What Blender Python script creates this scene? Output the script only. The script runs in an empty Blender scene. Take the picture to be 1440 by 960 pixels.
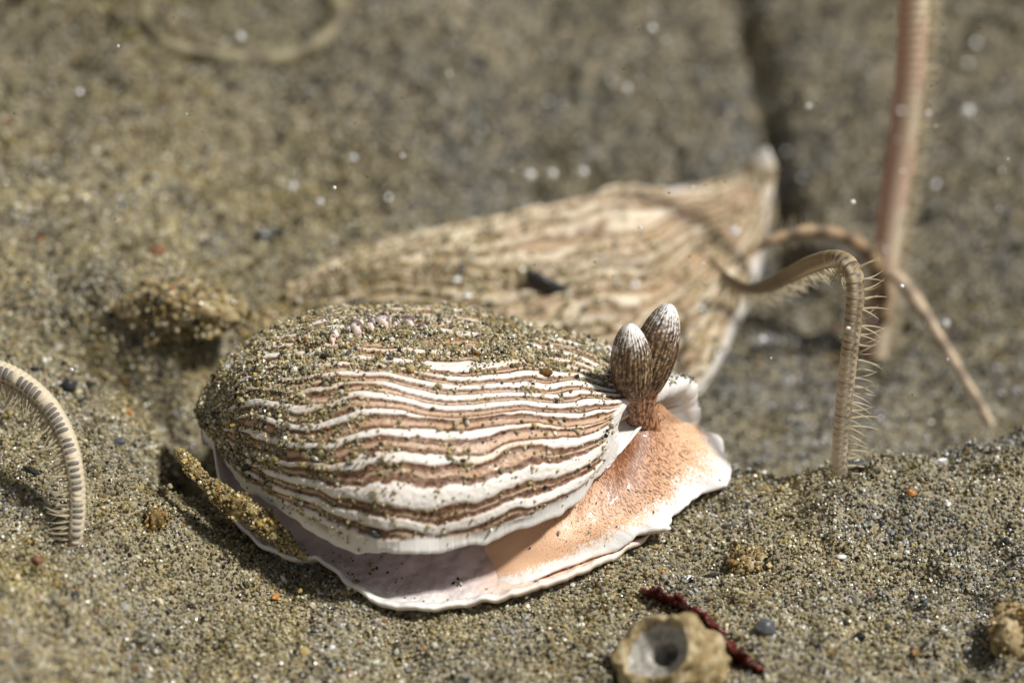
import bpy, math, random
import numpy as np
from mathutils import Vector, noise as mnoise

random.seed(7)
RNG = np.random.default_rng(11)
S = 0.001                      # everything below is laid out in millimetres; meshes are stored in metres
SC = bpy.context.scene
COL = SC.collection

# ------------------------------------------------------------------ camera
PITCH = math.radians(30.0)
DIST = 250.0                   # mm from the lens to the aim point
AIM = np.array([0.0, 0.0, 8.0])
FWD = np.array([0.0, math.cos(PITCH), -math.sin(PITCH)])
RIGHT = np.array([1.0, 0.0, 0.0])
UP = np.array([0.0, math.sin(PITCH), math.cos(PITCH)])
CAM = AIM - FWD * DIST
HALF_W = 48.0                  # half the frame's width at the aim point
FOCUS = 232.0
cam_d = bpy.data.cameras.new('camera')
cam = bpy.data.objects.new('camera', cam_d)
COL.objects.link(cam)
cam.location = Vector(CAM * S)
cam.rotation_euler = (math.pi / 2 - PITCH, 0, 0)
cam_d.sensor_width = 36.0
cam_d.lens = 18.0 / (HALF_W / DIST)
cam_d.clip_start = 0.005
cam_d.clip_end = 100.0
cam_d.dof.use_dof = True
cam_d.dof.focus_distance = FOCUS * S
cam_d.dof.aperture_fstop = cam_d.lens / 5.6
SC.camera = cam

# ------------------------------------------------------------------ light
SUN_ELEV = math.radians(57)
SUN_DIR = np.array([math.cos(SUN_ELEV) * math.cos(math.radians(-16)),
                    math.cos(SUN_ELEV) * math.sin(math.radians(-16)), math.sin(SUN_ELEV)])   # towards the sun: from the right, a little behind
world = bpy.data.worlds.new('World')
SC.world = world
world.use_nodes = True
wn = world.node_tree
bg = wn.nodes['Background']
sky = wn.nodes.new('ShaderNodeTexSky')
sky.sky_type = 'NISHITA'
sky.sun_disc = False
sky.sun_elevation = SUN_ELEV
sky.sun_rotation = math.atan2(SUN_DIR[0], SUN_DIR[1])
hs = wn.nodes.new('ShaderNodeHueSaturation')
hs.inputs['Saturation'].default_value = 0.2
wn.links.new(sky.outputs[0], hs.inputs['Color'])
wn.links.new(hs.outputs[0], bg.inputs['Color'])
bg.inputs['Strength'].default_value = 0.05
sun_d = bpy.data.lights.new('sun', 'SUN')
sun_d.energy = 4.0
sun_d.angle = math.radians(6.0)
sun_d.color = (1.0, 0.98, 0.94)
sun = bpy.data.objects.new('sun', sun_d)
COL.objects.link(sun)
sun.rotation_euler = Vector(SUN_DIR).to_track_quat('Z', 'Y').to_euler()
SC.view_settings.view_transform = 'Standard'
SC.view_settings.look = 'None'
SC.view_settings.exposure = 0.12
SC.view_settings.gamma = 1.0
SC.render.engine = 'CYCLES'
SC.cycles.use_denoising = True
SC.cycles.max_bounces = 6
SC.cycles.diffuse_bounces = 3
SC.cycles.glossy_bounces = 2
SC.cycles.transmission_bounces = 4
SC.cycles.sample_clamp_indirect = 4.0

# ------------------------------------------------------------------ helpers
def ray(px, py):
    k = 2 * HALF_W / 1440.0
    d = FWD * DIST + RIGHT * ((px - 720) * k) + UP * ((480 - py) * k)
    return d / np.linalg.norm(d)

def at_z(px, py, z):
    d = ray(px, py)
    return CAM + d * ((z - CAM[2]) / d[2])

def at_y(px, py, y):
    d = ray(px, py)
    return CAM + d * ((y - CAM[1]) / d[1])

def project(p):
    q = np.asarray(p, float) - CAM
    w = q @ FWD
    k = 720 / HALF_W * DIST
    return 720 + (q @ RIGHT) / w * k, 480 - (q @ UP) / w * k, w

def sm(a, b, x):
    t = np.clip((np.asarray(x, float) - a) / (b - a), 0, 1)
    return t * t * (3 - 2 * t)

def _hash(ix, iy, iz):
    h = (ix.astype(np.int64) * 374761393 + iy.astype(np.int64) * 668265263 + iz.astype(np.int64) * 2147483647) & 0x7fffffff
    h = ((h ^ (h >> 13)) * 1274126177) & 0x7fffffff
    h = ((h ^ (h >> 15)) * 668265263) & 0x7fffffff
    return ((h ^ (h >> 16)) & 0xffffff) / float(0xffffff)

def vnoise(x, y, z=0.0):
    x, y, z = np.broadcast_arrays(np.asarray(x, float), np.asarray(y, float), np.asarray(z, float))
    ix, iy, iz = np.floor(x), np.floor(y), np.floor(z)
    fx, fy, fz = x - ix, y - iy, z - iz
    fx, fy, fz = [f * f * f * (f * (f * 6 - 15) + 10) for f in (fx, fy, fz)]
    r = 0
    for a in (0, 1):
        for b in (0, 1):
            for c in (0, 1):
                w = (fx if a else 1 - fx) * (fy if b else 1 - fy) * (fz if c else 1 - fz)
                r = r + w * _hash(ix + a, iy + b, iz + c)
    return r * 2 - 1

def fbm(x, y, z=0.0, o=4, g=0.5):
    r, a = 0, 1.0
    for i in range(o):
        r = r + a * vnoise(np.asarray(x) * 2 ** i + 17.3 * i, np.asarray(y) * 2 ** i + 5.1 * i, np.asarray(z) * 2 ** i + 3.7 * i)
        a *= g
    return r

def spline(pts, t):
    """Catmull-Rom through rows of pts at parameters t in 0..1"""
    pts = np.asarray(pts, float)
    n = len(pts) - 1
    t = np.clip(np.asarray(t, float), 0, 1) * n
    i = np.minimum(t.astype(int), n - 1)
    f = (t - i)[:, None]
    ext = np.vstack([2 * pts[0] - pts[1], pts, 2 * pts[-1] - pts[-2]])
    p0, p1, p2, p3 = ext[i], ext[i + 1], ext[i + 2], ext[i + 3]
    return 0.5 * (2 * p1 + (p2 - p0) * f + (2 * p0 - 5 * p1 + 4 * p2 - p3) * f ** 2 + (3 * p1 - p0 - 3 * p2 + p3) * f ** 3)

def arc_spline(pts, n):
    """n points evenly spaced along the Catmull-Rom curve through pts"""
    d = spline(pts, np.linspace(0, 1, 60 * len(pts)))
    s = np.concatenate([[0], np.cumsum(np.linalg.norm(np.diff(d[:, :3], axis=0), axis=1))])
    q = np.linspace(0, s[-1], n)
    return np.stack([np.interp(q, s, d[:, k]) for k in range(d.shape[1])], 1)

def mesh_np(name, verts, faces, mat, col=None, smooth=True, attr=None):
    me = bpy.data.meshes.new(name)
    verts = np.asarray(verts, np.float64) * S
    if isinstance(faces, np.ndarray):
        k = faces.shape[1]
        me.vertices.add(len(verts))
        me.vertices.foreach_set('co', verts.ravel())
        me.loops.add(faces.size)
        me.loops.foreach_set('vertex_index', faces.ravel().astype(np.int32))
        me.polygons.add(len(faces))
        me.polygons.foreach_set('loop_start', np.arange(0, faces.size, k, dtype=np.int32))
        me.update(calc_edges=True)
        me.validate()
    else:
        me.from_pydata([tuple(v) for v in verts], [], faces)
    if smooth:
        me.polygons.foreach_set('use_smooth', [True] * len(me.polygons))
    if col is not None:
        a = me.color_attributes.new('pigment', 'FLOAT_COLOR', 'POINT')
        c4 = np.ones((len(verts), 4))
        c4[:, :3] = col
        a.data.foreach_set('color', c4.ravel())
    if mat:
        me.materials.append(mat)
    me.update()
    return me

def obj(name, me, parent=None, label=None, cat=None, group=None, kind=None, loc=None):
    o = bpy.data.objects.new(name, me)
    COL.objects.link(o)
    if parent is not None:
        o.parent = parent
    if loc is not None:
        o.location = Vector(np.asarray(loc) * S)
    for k, v in (('label', label), ('category', cat), ('group', group), ('kind', kind)):
        if v:
            o[k] = v
    return o

def grid_faces(nu, nv, wrap_v=False, off=0):
    i = np.arange(nu - 1)[:, None]
    j = np.arange(nv if wrap_v else nv - 1)[None, :]
    j2 = (j + 1) % nv
    a = i * nv + j; b = i * nv + j2; c = (i + 1) * nv + j2; d = (i + 1) * nv + j
    return np.stack([a, d, c, b], -1).reshape(-1, 4) + off

def lin(r, g, b):
    return tuple(((v / 255.0) / 12.92 if v / 255.0 <= 0.04045 else ((v / 255.0 + 0.055) / 1.055) ** 2.4) for v in (r, g, b))

# ------------------------------------------------------------------ materials
def new_mat(name):
    m = bpy.data.materials.new(name)
    m.use_nodes = True
    nt = m.node_tree
    return m, nt, nt.nodes['Principled BSDF']

def mottled(name, c1, c2, scale_mm, rough=0.6, spec=0.4, bump=0.0, c3=None):
    m, nt, b = new_mat(name)
    tc = nt.nodes.new('ShaderNodeTexCoord')
    n = nt.nodes.new('ShaderNodeTexNoise')
    n.inputs['Scale'].default_value = 1.0 / (scale_mm * S)
    n.inputs['Detail'].default_value = 6
    n.inputs['Roughness'].default_value = 0.65
    nt.links.new(tc.outputs['Object'], n.inputs['Vector'])
    r = nt.nodes.new('ShaderNodeValToRGB')
    r.color_ramp.elements[0].position = 0.36
    r.color_ramp.elements[1].position = 0.64
    r.color_ramp.elements[0].color = (*c1, 1)
    r.color_ramp.elements[1].color = (*c2, 1)
    if c3:
        e = r.color_ramp.elements.new(0.5); e.color = (*c3, 1)
    nt.links.new(n.outputs['Fac'], r.inputs['Fac'])
    nt.links.new(r.outputs['Color'], b.inputs['Base Color'])
    b.inputs['Roughness'].default_value = rough
    b.inputs['Specular IOR Level'].default_value = spec
    if bump:
        bp = nt.nodes.new('ShaderNodeBump')
        bp.inputs['Strength'].default_value = bump
        bp.inputs['Distance'].default_value = 0.2 * S
        nt.links.new(n.outputs['Fac'], bp.inputs['Height'])
        nt.links.new(bp.outputs['Normal'], b.inputs['Normal'])
    return m

def pigment_mat(name, rough, spec, sss=0.0, sss_mm=0.6, coat=0.0, bump=0.0, bump_mm=0.15):
    m, nt, b = new_mat(name)
    a = nt.nodes.new('ShaderNodeAttribute')
    a.attribute_name = 'pigment'
    nt.links.new(a.outputs['Color'], b.inputs['Base Color'])
    b.inputs['Roughness'].default_value = rough
    b.inputs['Specular IOR Level'].default_value = spec
    b.inputs['Coat Weight'].default_value = coat
    if sss:
        b.inputs['Subsurface Weight'].default_value = sss
        b.inputs['Subsurface Radius'].default_value = (1.0, 0.55, 0.4)
        b.inputs['Subsurface Scale'].default_value = sss_mm * S
    if bump:
        tc = nt.nodes.new('ShaderNodeTexCoord')
        n = nt.nodes.new('ShaderNodeTexNoise')
        n.inputs['Scale'].default_value = 1.0 / (bump_mm * S)
        n.inputs['Detail'].default_value = 3
        nt.links.new(tc.outputs['Object'], n.inputs['Vector'])
        bp = nt.nodes.new('ShaderNodeBump')
        bp.inputs['Strength'].default_value = bump
        bp.inputs['Distance'].default_value = 0.08 * S
        nt.links.new(n.outputs['Fac'], bp.inputs['Height'])
        nt.links.new(bp.outputs['Normal'], b.inputs['Normal'])
    return m

# sand grains: each grain takes its own mineral colour from its point
M_GRAIN, nt, b = new_mat('sand_grain')
a = nt.nodes.new('ShaderNodeAttribute'); a.attribute_type = 'INSTANCER'; a.attribute_name = 'mineral'
nt.links.new(a.outputs['Color'], b.inputs['Base Color'])
b.inputs['Roughness'].default_value = 0.26
b.inputs['Specular IOR Level'].default_value = 0.6
tr = nt.nodes.new('ShaderNodeBsdfTranslucent')
nt.links.new(a.outputs['Color'], tr.inputs['Color'])
mx = nt.nodes.new('ShaderNodeMixShader'); mx.inputs[0].default_value = 0.24
nt.links.new(b.outputs[0], mx.inputs[1]); nt.links.new(tr.outputs[0], mx.inputs[2])
nt.links.new(mx.outputs[0], nt.nodes['Material Output'].inputs['Surface'])

M_SAND = mottled('packed_sand', (0.14, 0.11, 0.06), (0.42, 0.36, 0.24), 0.4, 0.8, 0.3, 0.6, (0.28, 0.235, 0.15))
M_SLUG = pigment_mat('slug_skin', 0.45, 0.4, sss=0.25, sss_mm=0.22, coat=0.06, bump=0.3)
M_ARM = pigment_mat('brittle_star_skin', 0.5, 0.4, sss=0.0)
M_SPINE, nt, b = new_mat('spine_calcite')
b.inputs['Base Color'].default_value = (0.62, 0.53, 0.36, 1)
b.inputs['Roughness'].default_value = 0.4
tr = nt.nodes.new('ShaderNodeBsdfTransparent')
mx = nt.nodes.new('ShaderNodeMixShader'); mx.inputs[0].default_value = 0.25
nt.links.new(b.outputs[0], mx.inputs[1]); nt.links.new(tr.outputs[0], mx.inputs[2])
nt.links.new(mx.outputs[0], nt.nodes['Material Output'].inputs['Surface'])

# ------------------------------------------------------------------ sea floor
CREST = np.array([at_z(x, y, z)[:2] for x, y, z in ((880, 640, 1.5), (1040, 655, 2.5), (1180, 648, 3.5), (1310, 632, 4.0), (1440, 608, 4.5), (1700, 575, 5.0))])

def gauss(x, y, px, py, z, rx, ry, rot=0.0):
    c = at_z(px, py, z)
    dx, dy = x - c[0], y - c[1]
    cr, sr = math.cos(rot), math.sin(rot)
    u, v = dx * cr + dy * sr, -dx * sr + dy * cr
    return np.exp(-(u / rx) ** 2 - (v / ry) ** 2)

def seg_dist(x, y, pts):
    best = np.full(np.shape(x), 1e9)
    for (a, b) in zip(pts[:-1], pts[1:]):
        d = b - a
        t = np.clip(((x - a[0]) * d[0] + (y - a[1]) * d[1]) / (d @ d), 0, 1)
        best = np.minimum(best, np.hypot(x - a[0] - t * d[0], y - a[1] - t * d[1]))
    return best

SHADE_GROOVE = np.array([at_z(x, y, z)[:2] for x, y, z in ((1110, 340, -5), (1092, 230, -2), (1072, 120, 2), (1045, 20, 6), (1030, -60, 9))])  # furrow added so its shade draws a dark shadow band upslope

TRENCH = np.array([at_z(x, y, z)[:2] for x, y, z in ((250, 640, 4), (256, 600, 4), (272, 552, 4), (312, 492, 4), (360, 455, 4), (400, 438, 4))])

def ground(x, y):
    x = np.asarray(x, float); y = np.asarray(y, float)
    far = sm(160, 320, np.hypot(x, y))
    wob = vnoise(x / 14, y / 14, 2.2)
    xw, yw = x + 1.1 * vnoise(x / 3.5, y / 3.5, 21.0), y + 1.1 * vnoise(x / 3.5, y / 3.5, 31.0)   # ragged outlines for pits and humps
    z = 0.0 * x
    # bank on the left that runs on into the background
    z = z + 6.0 * sm(-23, -44, x + 3 * wob)
    z = z + 4.0 * sm(-8, 25, y) * sm(4, -22, x)
    # hollow behind the crest and behind the near slug
    yc = np.interp(x, CREST[:, 0], CREST[:, 1])
    behind = sm(1.0, 14.0, y - yc + 1.2 * wob)
    hollow = behind * sm(-14, 4, x)
    z = z - 9.0 * hollow
    # low crest at right
    z = z + 3.6 * np.exp(-((y - yc + 2.0) / 6.0) ** 2) * sm(14, 30, x)
    # far slope
    z = z + 20.0 * sm(26, 110, y)
    # shaded pits at the left, around the tail
    z = z - 6.5 * np.exp(-(seg_dist(x, y, TRENCH) / 1.9) ** 2)
    z = z - 7.5 * gauss(xw, yw, 170, 500, 5, 8.5, 2.8, -0.3) - 3.5 * gauss(xw, yw, 222, 540, 5, 2.6, 4.0)
    z = z - 2.0 * gauss(xw, yw, 96, 548, 6, 1.0, 1.3)
    z = z + 3.0 * gauss(xw, yw, 235, 440, 6, 6.5, 7.0)
    z = z + 1.8 * gauss(xw, yw, 300, 440, 5, 5.0, 6.0)
    z = z - 1.3 * gauss(xw, yw, 420, 800, 0.5, 3.0, 3.0)
    z = z + 1.6 * gauss(xw, yw, 180, 690, 5, 8.0, 9.0) + 1.6 * gauss(xw, yw, 268, 745, 3, 3.5, 6.0, 0.5)
    # pits behind; pit at the far slug's tip and furrow upslope added for shade
    z = z - 4.0 * gauss(xw, yw, 1115, 330, -6, 2.6, 8.0)
    z = z - 2.5 * gauss(xw, yw, 1150, 410, -8, 5.0, 6.0)
    z = z - 2.0 * gauss(xw, yw, 1265, 470, -8, 3.0, 5.0)
    z = z - 4.4 * np.exp(-(seg_dist(x, y, SHADE_GROOVE) / 2.1) ** 2)
    z = z - 1.8 * gauss(xw, yw, 1130, 645, 2.0, 3.2, 2.2) - 1.2 * gauss(xw, yw, 1178, 664, 3.0, 1.8, 1.6) - 1.5 * gauss(xw, yw, 85, 740, 6, 1.8, 3.0)
    n = 1.1 * fbm(x / 13, y / 13, 0.3, 3) + 0.75 * fbm(x / 3.0, y / 3.0, 7.7, 3) + 0.8 * np.maximum(0, fbm(x / 1.8, y / 1.8, 5.5, 2) - 0.25) + 0.14 * vnoise(x / 0.8, y / 0.8, 1.1)
    near_slug = np.exp(-(((x + 6) / 30) ** 4) - ((y + 22) / 13) ** 4)
    z = z + n * (1 - 0.7 * near_slug) * (1 - far)
    return z + far * 6

def axis(lo, hi, step, outer):
    core = np.arange(lo, hi + step * .5, step)
    return np.concatenate([[lo - o for o in outer[::-1]], core, [hi + o for o in outer]])
OUT = [4, 12, 30, 70, 150, 320, 700, 1600, 4000, 10000]
gx = axis(-72, 72, 0.45, OUT); gy = axis(-58, 135, 0.5, OUT)
GX, GY = np.meshgrid(gx, gy, indexing='ij')
gv = np.stack([GX, GY, ground(GX, GY)], -1).reshape(-1, 3)
obj('seabed', mesh_np('seabed', gv, grid_faces(len(gx), len(gy))[:, ::-1].copy(), M_SAND), kind='structure',
    label='uneven sandy sea floor', cat='sea floor')

# prototypes of grains, kept in a collection of their own that only the scatter reads
GR = bpy.data.collections.new('grain_shapes')
import bmesh
for k in range(14):
    bm = bmesh.new()
    bmesh.ops.create_icosphere(bm, subdivisions=1, radius=1.0)
    st = [random.uniform(0.7, 1.25), random.uniform(0.7, 1.1), random.uniform(0.55, 0.95)]
    for v in bm.verts:
        f = random.uniform(0.75, 1.2)
        v.co = Vector((v.co.x * st[0] * f, v.co.y * st[1] * f, v.co.z * st[2] * f))
    me = bpy.data.meshes.new('grain')
    bm.to_mesh(me); bm.free()
    me.materials.append(M_GRAIN)
    GR.objects.link(bpy.data.objects.new('grain', me))

def scatter_tree():
    t = bpy.data.node_groups.new('scatter_grains', 'GeometryNodeTree')
    t.interface.new_socket('Geometry', in_out='INPUT', socket_type='NodeSocketGeometry')
    t.interface.new_socket('Geometry', in_out='OUTPUT', socket_type='NodeSocketGeometry')
    N = t.nodes
    gi, go = N.new('NodeGroupInput'), N.new('NodeGroupOutput')
    ci = N.new('GeometryNodeCollectionInfo')
    ci.inputs['Collection'].default_value = GR
    ci.inputs['Separate Children'].default_value = True
    ci.inputs['Reset Children'].default_value = True
    ip = N.new('GeometryNodeInstanceOnPoints')
    ip.inputs['Pick Instance'].default_value = True
    def named(nm, dt):
        a = N.new('GeometryNodeInputNamedAttribute'); a.data_type = dt; a.inputs['Name'].default_value = nm
        return a.outputs['Attribute']
    e2r = N.new('FunctionNodeEulerToRotation')
    L = t.links
    L.new(named('spin', 'FLOAT_VECTOR'), e2r.inputs[0])
    L.new(e2r.outputs[0], ip.inputs['Rotation'])
    L.new(named('size', 'FLOAT_VECTOR'), ip.inputs['Scale'])
    L.new(named('which', 'INT'), ip.inputs['Instance Index'])
    L.new(gi.outputs[0], ip.inputs['Points'])
    L.new(ci.outputs[0], ip.inputs['Instance'])
    L.new(ip.outputs[0], go.inputs[0])
    return t
SCATTER = scatter_tree()

MINERALS = np.array([
    (0.48, 0.43, 0.285), (0.39, 0.33, 0.175), (0.58, 0.53, 0.40), (0.30, 0.28, 0.205), (0.43, 0.335, 0.135),
    (0.70, 0.68, 0.58), (0.20, 0.16, 0.08), (0.28, 0.16, 0.05), (0.02, 0.02, 0.02), (0.07, 0.068, 0.06),
    (0.14, 0.15, 0.15), (0.82, 0.80, 0.74), (0.33, 0.11, 0.05)])
MINERAL_W = np.array([0.20, 0.16, 0.15, 0.12, 0.09, 0.09, 0.05, 0.018, 0.035, 0.04, 0.03, 0.02, 0.003])

def grain_cloud(name, pts, size, parent=None, dark=1.0, lumps=None, flat=None, **kw):
    n = len(pts)
    me = bpy.data.meshes.new(name)
    me.vertices.add(n)
    me.vertices.foreach_set('co', (np.asarray(pts) * S).ravel())
    w = MINERAL_W.copy(); w[8:11] *= dark; w /= w.sum()
    c = MINERALS[RNG.choice(len(MINERALS), n, p=w)] * RNG.uniform(0.5, 1.3, (n, 1))
    if lumps is not None:
        c = c * lumps
    a = me.attributes.new('mineral', 'FLOAT_COLOR', 'POINT')
    a.data.foreach_set('color', np.concatenate([np.clip(c, 0, .9), np.ones((n, 1))], 1).ravel())
    a = me.attributes.new('spin', 'FLOAT_VECTOR', 'POINT')
    a.data.foreach_set('vector', RNG.uniform(0, 6.28, (n, 3)).ravel())
    a = me.attributes.new('size', 'FLOAT_VECTOR', 'POINT')
    a.data.foreach_set('vector', (np.repeat(np.asarray(size)[:, None], 3, 1) * RNG.uniform(.75, 1.25, (n, 3)) * S).ravel())
    a = me.attributes.new('which', 'INT', 'POINT')
    a.data.foreach_set('value', RNG.integers(0, 14, n).astype(np.int32))
    o = obj(name, me, parent, kind='stuff', **kw)
    md = o.modifiers.new('grains', 'NODES'); md.node_group = SCATTER
    return o

def floor_grains():
    out = []
    for sp, y0, y1 in ((0.265, -66, 22), (0.38, 22, 140)):
        xs = np.arange(-84, 84, sp); ys = np.arange(y0, y1, sp)
        X, Y = np.meshgrid(xs, ys)
        X = (X + RNG.uniform(-.5, .5, X.shape) * sp * 1.4).ravel(); Y = (Y + RNG.uniform(-.5, .5, Y.shape) * sp * 1.4).ravel()
        P = np.stack([X, Y, ground(X, Y)], 1)
        px, py, w = project(P)
        k = (px > -420) & (px < 1860) & (py > -200) & (py < 1260)
        out.append(np.concatenate([P[k], np.full((k.sum(), 1), sp * 0.56)], 1))
    # steep banks get more grains, so that no bare bed shows
    X = RNG.uniform(-60, 60, 420000); Y = RNG.uniform(-50, 70, 420000)
    e_ = 0.25
    slope = np.hypot((ground(X + e_, Y) - ground(X - e_, Y)) / (2 * e_), (ground(X, Y + e_) - ground(X, Y - e_)) / (2 * e_))
    P = np.stack([X, Y, ground(X, Y)], 1)
    px, py, w = project(P)
    k = (px > -60) & (px < 1500) & (py > -60) & (py < 1020) & (RNG.random(len(X)) < np.clip((slope - 0.55) * 0.8, 0, 1))
    out.append(np.concatenate([P[k], np.full((k.sum(), 1), 0.16)], 1))
    P = np.concatenate(out)
    size = P[:, 3].copy(); P = P[:, :3].copy()
    n = len(P)
    size = np.clip(size * np.exp(RNG.normal(0, 0.28, n)), 0.07, 0.5)
    big = RNG.random(n) < 0.004
    size[big] *= RNG.uniform(1.6, 2.8, big.sum())
    P[:, 2] += RNG.uniform(-0.06, 0.20, n)
    # tufts of grains heaped a little higher
    tuft = sm(0.2, 0.8, fbm(P[:, 0] / 1.5, P[:, 1] / 1.5, 4.4, 2))
    P[:, 2] += tuft * RNG.uniform(0, 1.1, n)
    tone = 1.0 + 0.12 * vnoise(P[:, 0] / 9, P[:, 1] / 9, 8.8) + (0.24 + 0.22 * sm(0, 30, P[:, 1])) * fbm(P[:, 0] / 1.3, P[:, 1] / 1.3, 6.1, 2)
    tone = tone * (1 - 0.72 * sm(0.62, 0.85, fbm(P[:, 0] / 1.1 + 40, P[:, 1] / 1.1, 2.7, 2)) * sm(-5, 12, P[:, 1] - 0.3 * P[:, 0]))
    tone = tone * (1 - 0.50 * sm(5, 55, P[:, 1] + 0.3 * P[:, 0]))            # light falloff towards back and right, painted into the grain colours
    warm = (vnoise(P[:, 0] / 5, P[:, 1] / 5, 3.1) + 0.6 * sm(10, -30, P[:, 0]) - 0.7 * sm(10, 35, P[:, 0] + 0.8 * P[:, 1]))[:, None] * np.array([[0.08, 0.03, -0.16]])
    print('floor grains', n)
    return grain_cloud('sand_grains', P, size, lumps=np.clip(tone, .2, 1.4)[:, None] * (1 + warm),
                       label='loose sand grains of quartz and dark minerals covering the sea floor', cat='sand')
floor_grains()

# ------------------------------------------------------------------ striped sea slugs
WHITE = np.array(lin(250, 246, 240)) * 0.92
CREAM = np.array(lin(222, 198, 172))
TAN = np.array(lin(198, 162, 132))
BROWN = np.array(lin(96, 57, 38))
LILAC = np.array(lin(214, 196, 192))
PEACH = np.array(lin(234, 192, 155))

def mixc(a, b, t):
    t = np.clip(np.asarray(t), 0, 1)[..., None]
    return a * (1 - t) + b * t

def mantle(stations, nu, nv, nstripe, seed, ridge, margin, front_margin, power=2.3, wob=1.0, brown_c=None, white_c=None):
    """shell over stations (near point, far point, height, lean); returns verts, colours, faces, and (u, v, normal) for sanding"""
    BROWN_ = BROWN if brown_c is None else brown_c
    WHITE_ = WHITE if white_c is None else white_c
    st = np.array([np.concatenate([n, f, [h, l]]) for n, f, h, l in stations])
    u = np.linspace(0, 1, nu)
    st = spline(st, u)
    v = np.linspace(0, 1, nv)
    a = (1 - np.cos(v * math.pi)) / 2 * 0.75 + v * 0.25          # crowd rows towards both edges
    N, F, h, lean = st[:, None, 0:3], st[:, None, 3:6], st[:, 6][:, None], st[:, 7][:, None]
    bump = (1 - np.abs(2 * a - 1) ** power) ** (1 / power)
    base = N * (1 - a[None, :, None]) + F * a[None, :, None]
    P = base.copy()
    P[..., 2] += h * bump[None, :]
    P[..., 1] += lean * bump[None, :]
    U, A = np.meshgrid(u, a, indexing='ij')
    # stripe phase from the length round the section, so that stripes keep an even width
    d = np.linalg.norm(np.diff(P, axis=1), axis=2)
    L = np.concatenate([np.zeros((nu, 1)), np.cumsum(d, 1)], 1)
    frac = L / L[:, -1:]
    s = frac * nstripe + wob * (1.1 * vnoise(U * 3.4 + 3, frac * 5, seed) + 0.5 * vnoise(U * 8, frac * 9, seed + 6) + 0.13 * vnoise(U * 24, frac * 22, seed + 3) + 0.05 * vnoise(U * 70, frac * 40, seed + 7))
    ph = s % 1.0
    k = np.floor(s)
    kr = _hash(k, k * 0 + seed, k * 0 + 5)                        # each stripe has its own width
    along = vnoise(U * 7 + k * 9.7, k * 3.3, seed)
    ww = np.clip(0.095 + 0.13 * kr + 0.10 * along, 0.015, 0.26)
    grain = fbm(P[..., 0] / .32, P[..., 1] / .32, P[..., 2] / .32, 2)
    dw = np.abs(ph - 0.5) + 0.022 * grain
    white = 1 - sm(ww - 0.03, ww + 0.03, dw)
    bw = 0.19 + 0.07 * vnoise(U * 9 - k * 4.1, k * 2.2, seed + 1)
    brown = sm(ww, ww + 0.03, dw) * (1 - sm(ww + bw, ww + bw + 0.05, dw))
    second = sm(0.40, 0.46, dw)
    col = mixc(np.broadcast_to(TAN, P.shape), CREAM * 0.98, second * sm(.25, .75, kr + .3 * along))
    col = mixc(col, BROWN_, brown * np.clip(0.9 + 0.3 * grain, 0, 1))
    fine = (1 - sm(0.015, 0.04, np.abs(dw - (ww + bw + 0.08)))) * 0.45
    col = mixc(col, BROWN_, fine * (0.6 + 0.6 * grain))
    col = mixc(col, mixc(np.broadcast_to(WHITE_, P.shape), CREAM, 0.2 + 0.6 * sm(-.1, .6, -along)), white)
    # pale margin
    e = np.minimum(L, L[:, -1:] - L)
    em = margin * (1 + 0.35 * vnoise(U * 14, A * 3, seed + 9))
    mar = 1 - sm(em * 0.6, em * 1.25, e)
    if front_margin:
        du = (1 - U) * front_margin[0]
        mar = np.maximum(mar, 1 - sm(front_margin[1] * .7, front_margin[1] * 1.35, du + 0.25 * grain))
    if not front_margin:
        mar = mar * sm(0.2, 0.45, U)
    col = mixc(col, WHITE * 0.98, mar)
    # relief
    T1 = np.gradient(P, axis=0); T2 = np.gradient(P, axis=1)
    nrm = np.cross(T1, T2); nrm /= np.linalg.norm(nrm, axis=2, keepdims=True) + 1e-9
    nrm *= np.sign(nrm[nu // 2, nv // 2, 2])
    prof = (1 - sm(ww * .5, ww + 0.12, dw)) * (1 - mar) * sm(0, 0.06, U)
    big = fbm(P[..., 0] / 6, P[..., 1] / 6, P[..., 2] / 6, 2)
    P = P + nrm * (ridge * prof + 0.12 * grain * 0.3 + 0.5 * big * sm(0, 2, e))[..., None]
    # wavy lip and the turned-under side
    lipw = 0.35 * vnoise(U * 22, 0 * U, seed + 2) + 0.2 * vnoise(U * 55, 0 * U, seed + 4)
    P[..., 2] += lipw * (1 - sm(0, 1.6, e))
    axis_c = (N + F) / 2
    rows_n, rows_f = [], []
    for (inw, dz) in ((-0.10, -0.25), (0.15, -0.55), (0.8, -0.65), (2.2, -0.35), (4.5, 0.3)):
        for rows, edge in ((rows_n, P[:, 0]), (rows_f, P[:, -1])):
            dr = axis_c[:, 0] - edge; dr[:, 2] = 0
            ln = np.linalg.norm(dr, axis=1, keepdims=True) + 1e-6
            q = edge + dr / ln * np.minimum(inw, ln * .8)
            q[:, 2] += dz
            rows.append(q)
    full = np.concatenate([np.stack(rows_n[::-1], 1), P, np.stack(rows_f, 1)], 1)
    if front_margin:                                              # rolled front lip and the flesh behind it
        fwd = P[-1] - P[-8]; fwd /= np.linalg.norm(fwd, axis=1, keepdims=True)
        e0 = full[-1]
        fwd = np.concatenate([np.repeat(fwd[:1], 5, 0), fwd, np.repeat(fwd[-1:], 5, 0)])
        nn = np.concatenate([np.repeat(nrm[-1][:1], 5, 0), nrm[-1], np.repeat(nrm[-1][-1:], 5, 0)])
        lw = 0.2 * vnoise(np.linspace(0, 16, len(e0)), 0, seed)[:, None]
        extra = np.stack([e0 + fwd * (a_ + lw) - nn * b_ for a_, b_ in ((0.3, 0.08), (0.5, 0.4), (0.5, 0.9), (0.2, 1.5), (-0.6, 2.0), (-2.5, 2.8), (-6.0, 4.0))], 0)
        full = np.concatenate([full, extra], 0)
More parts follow.
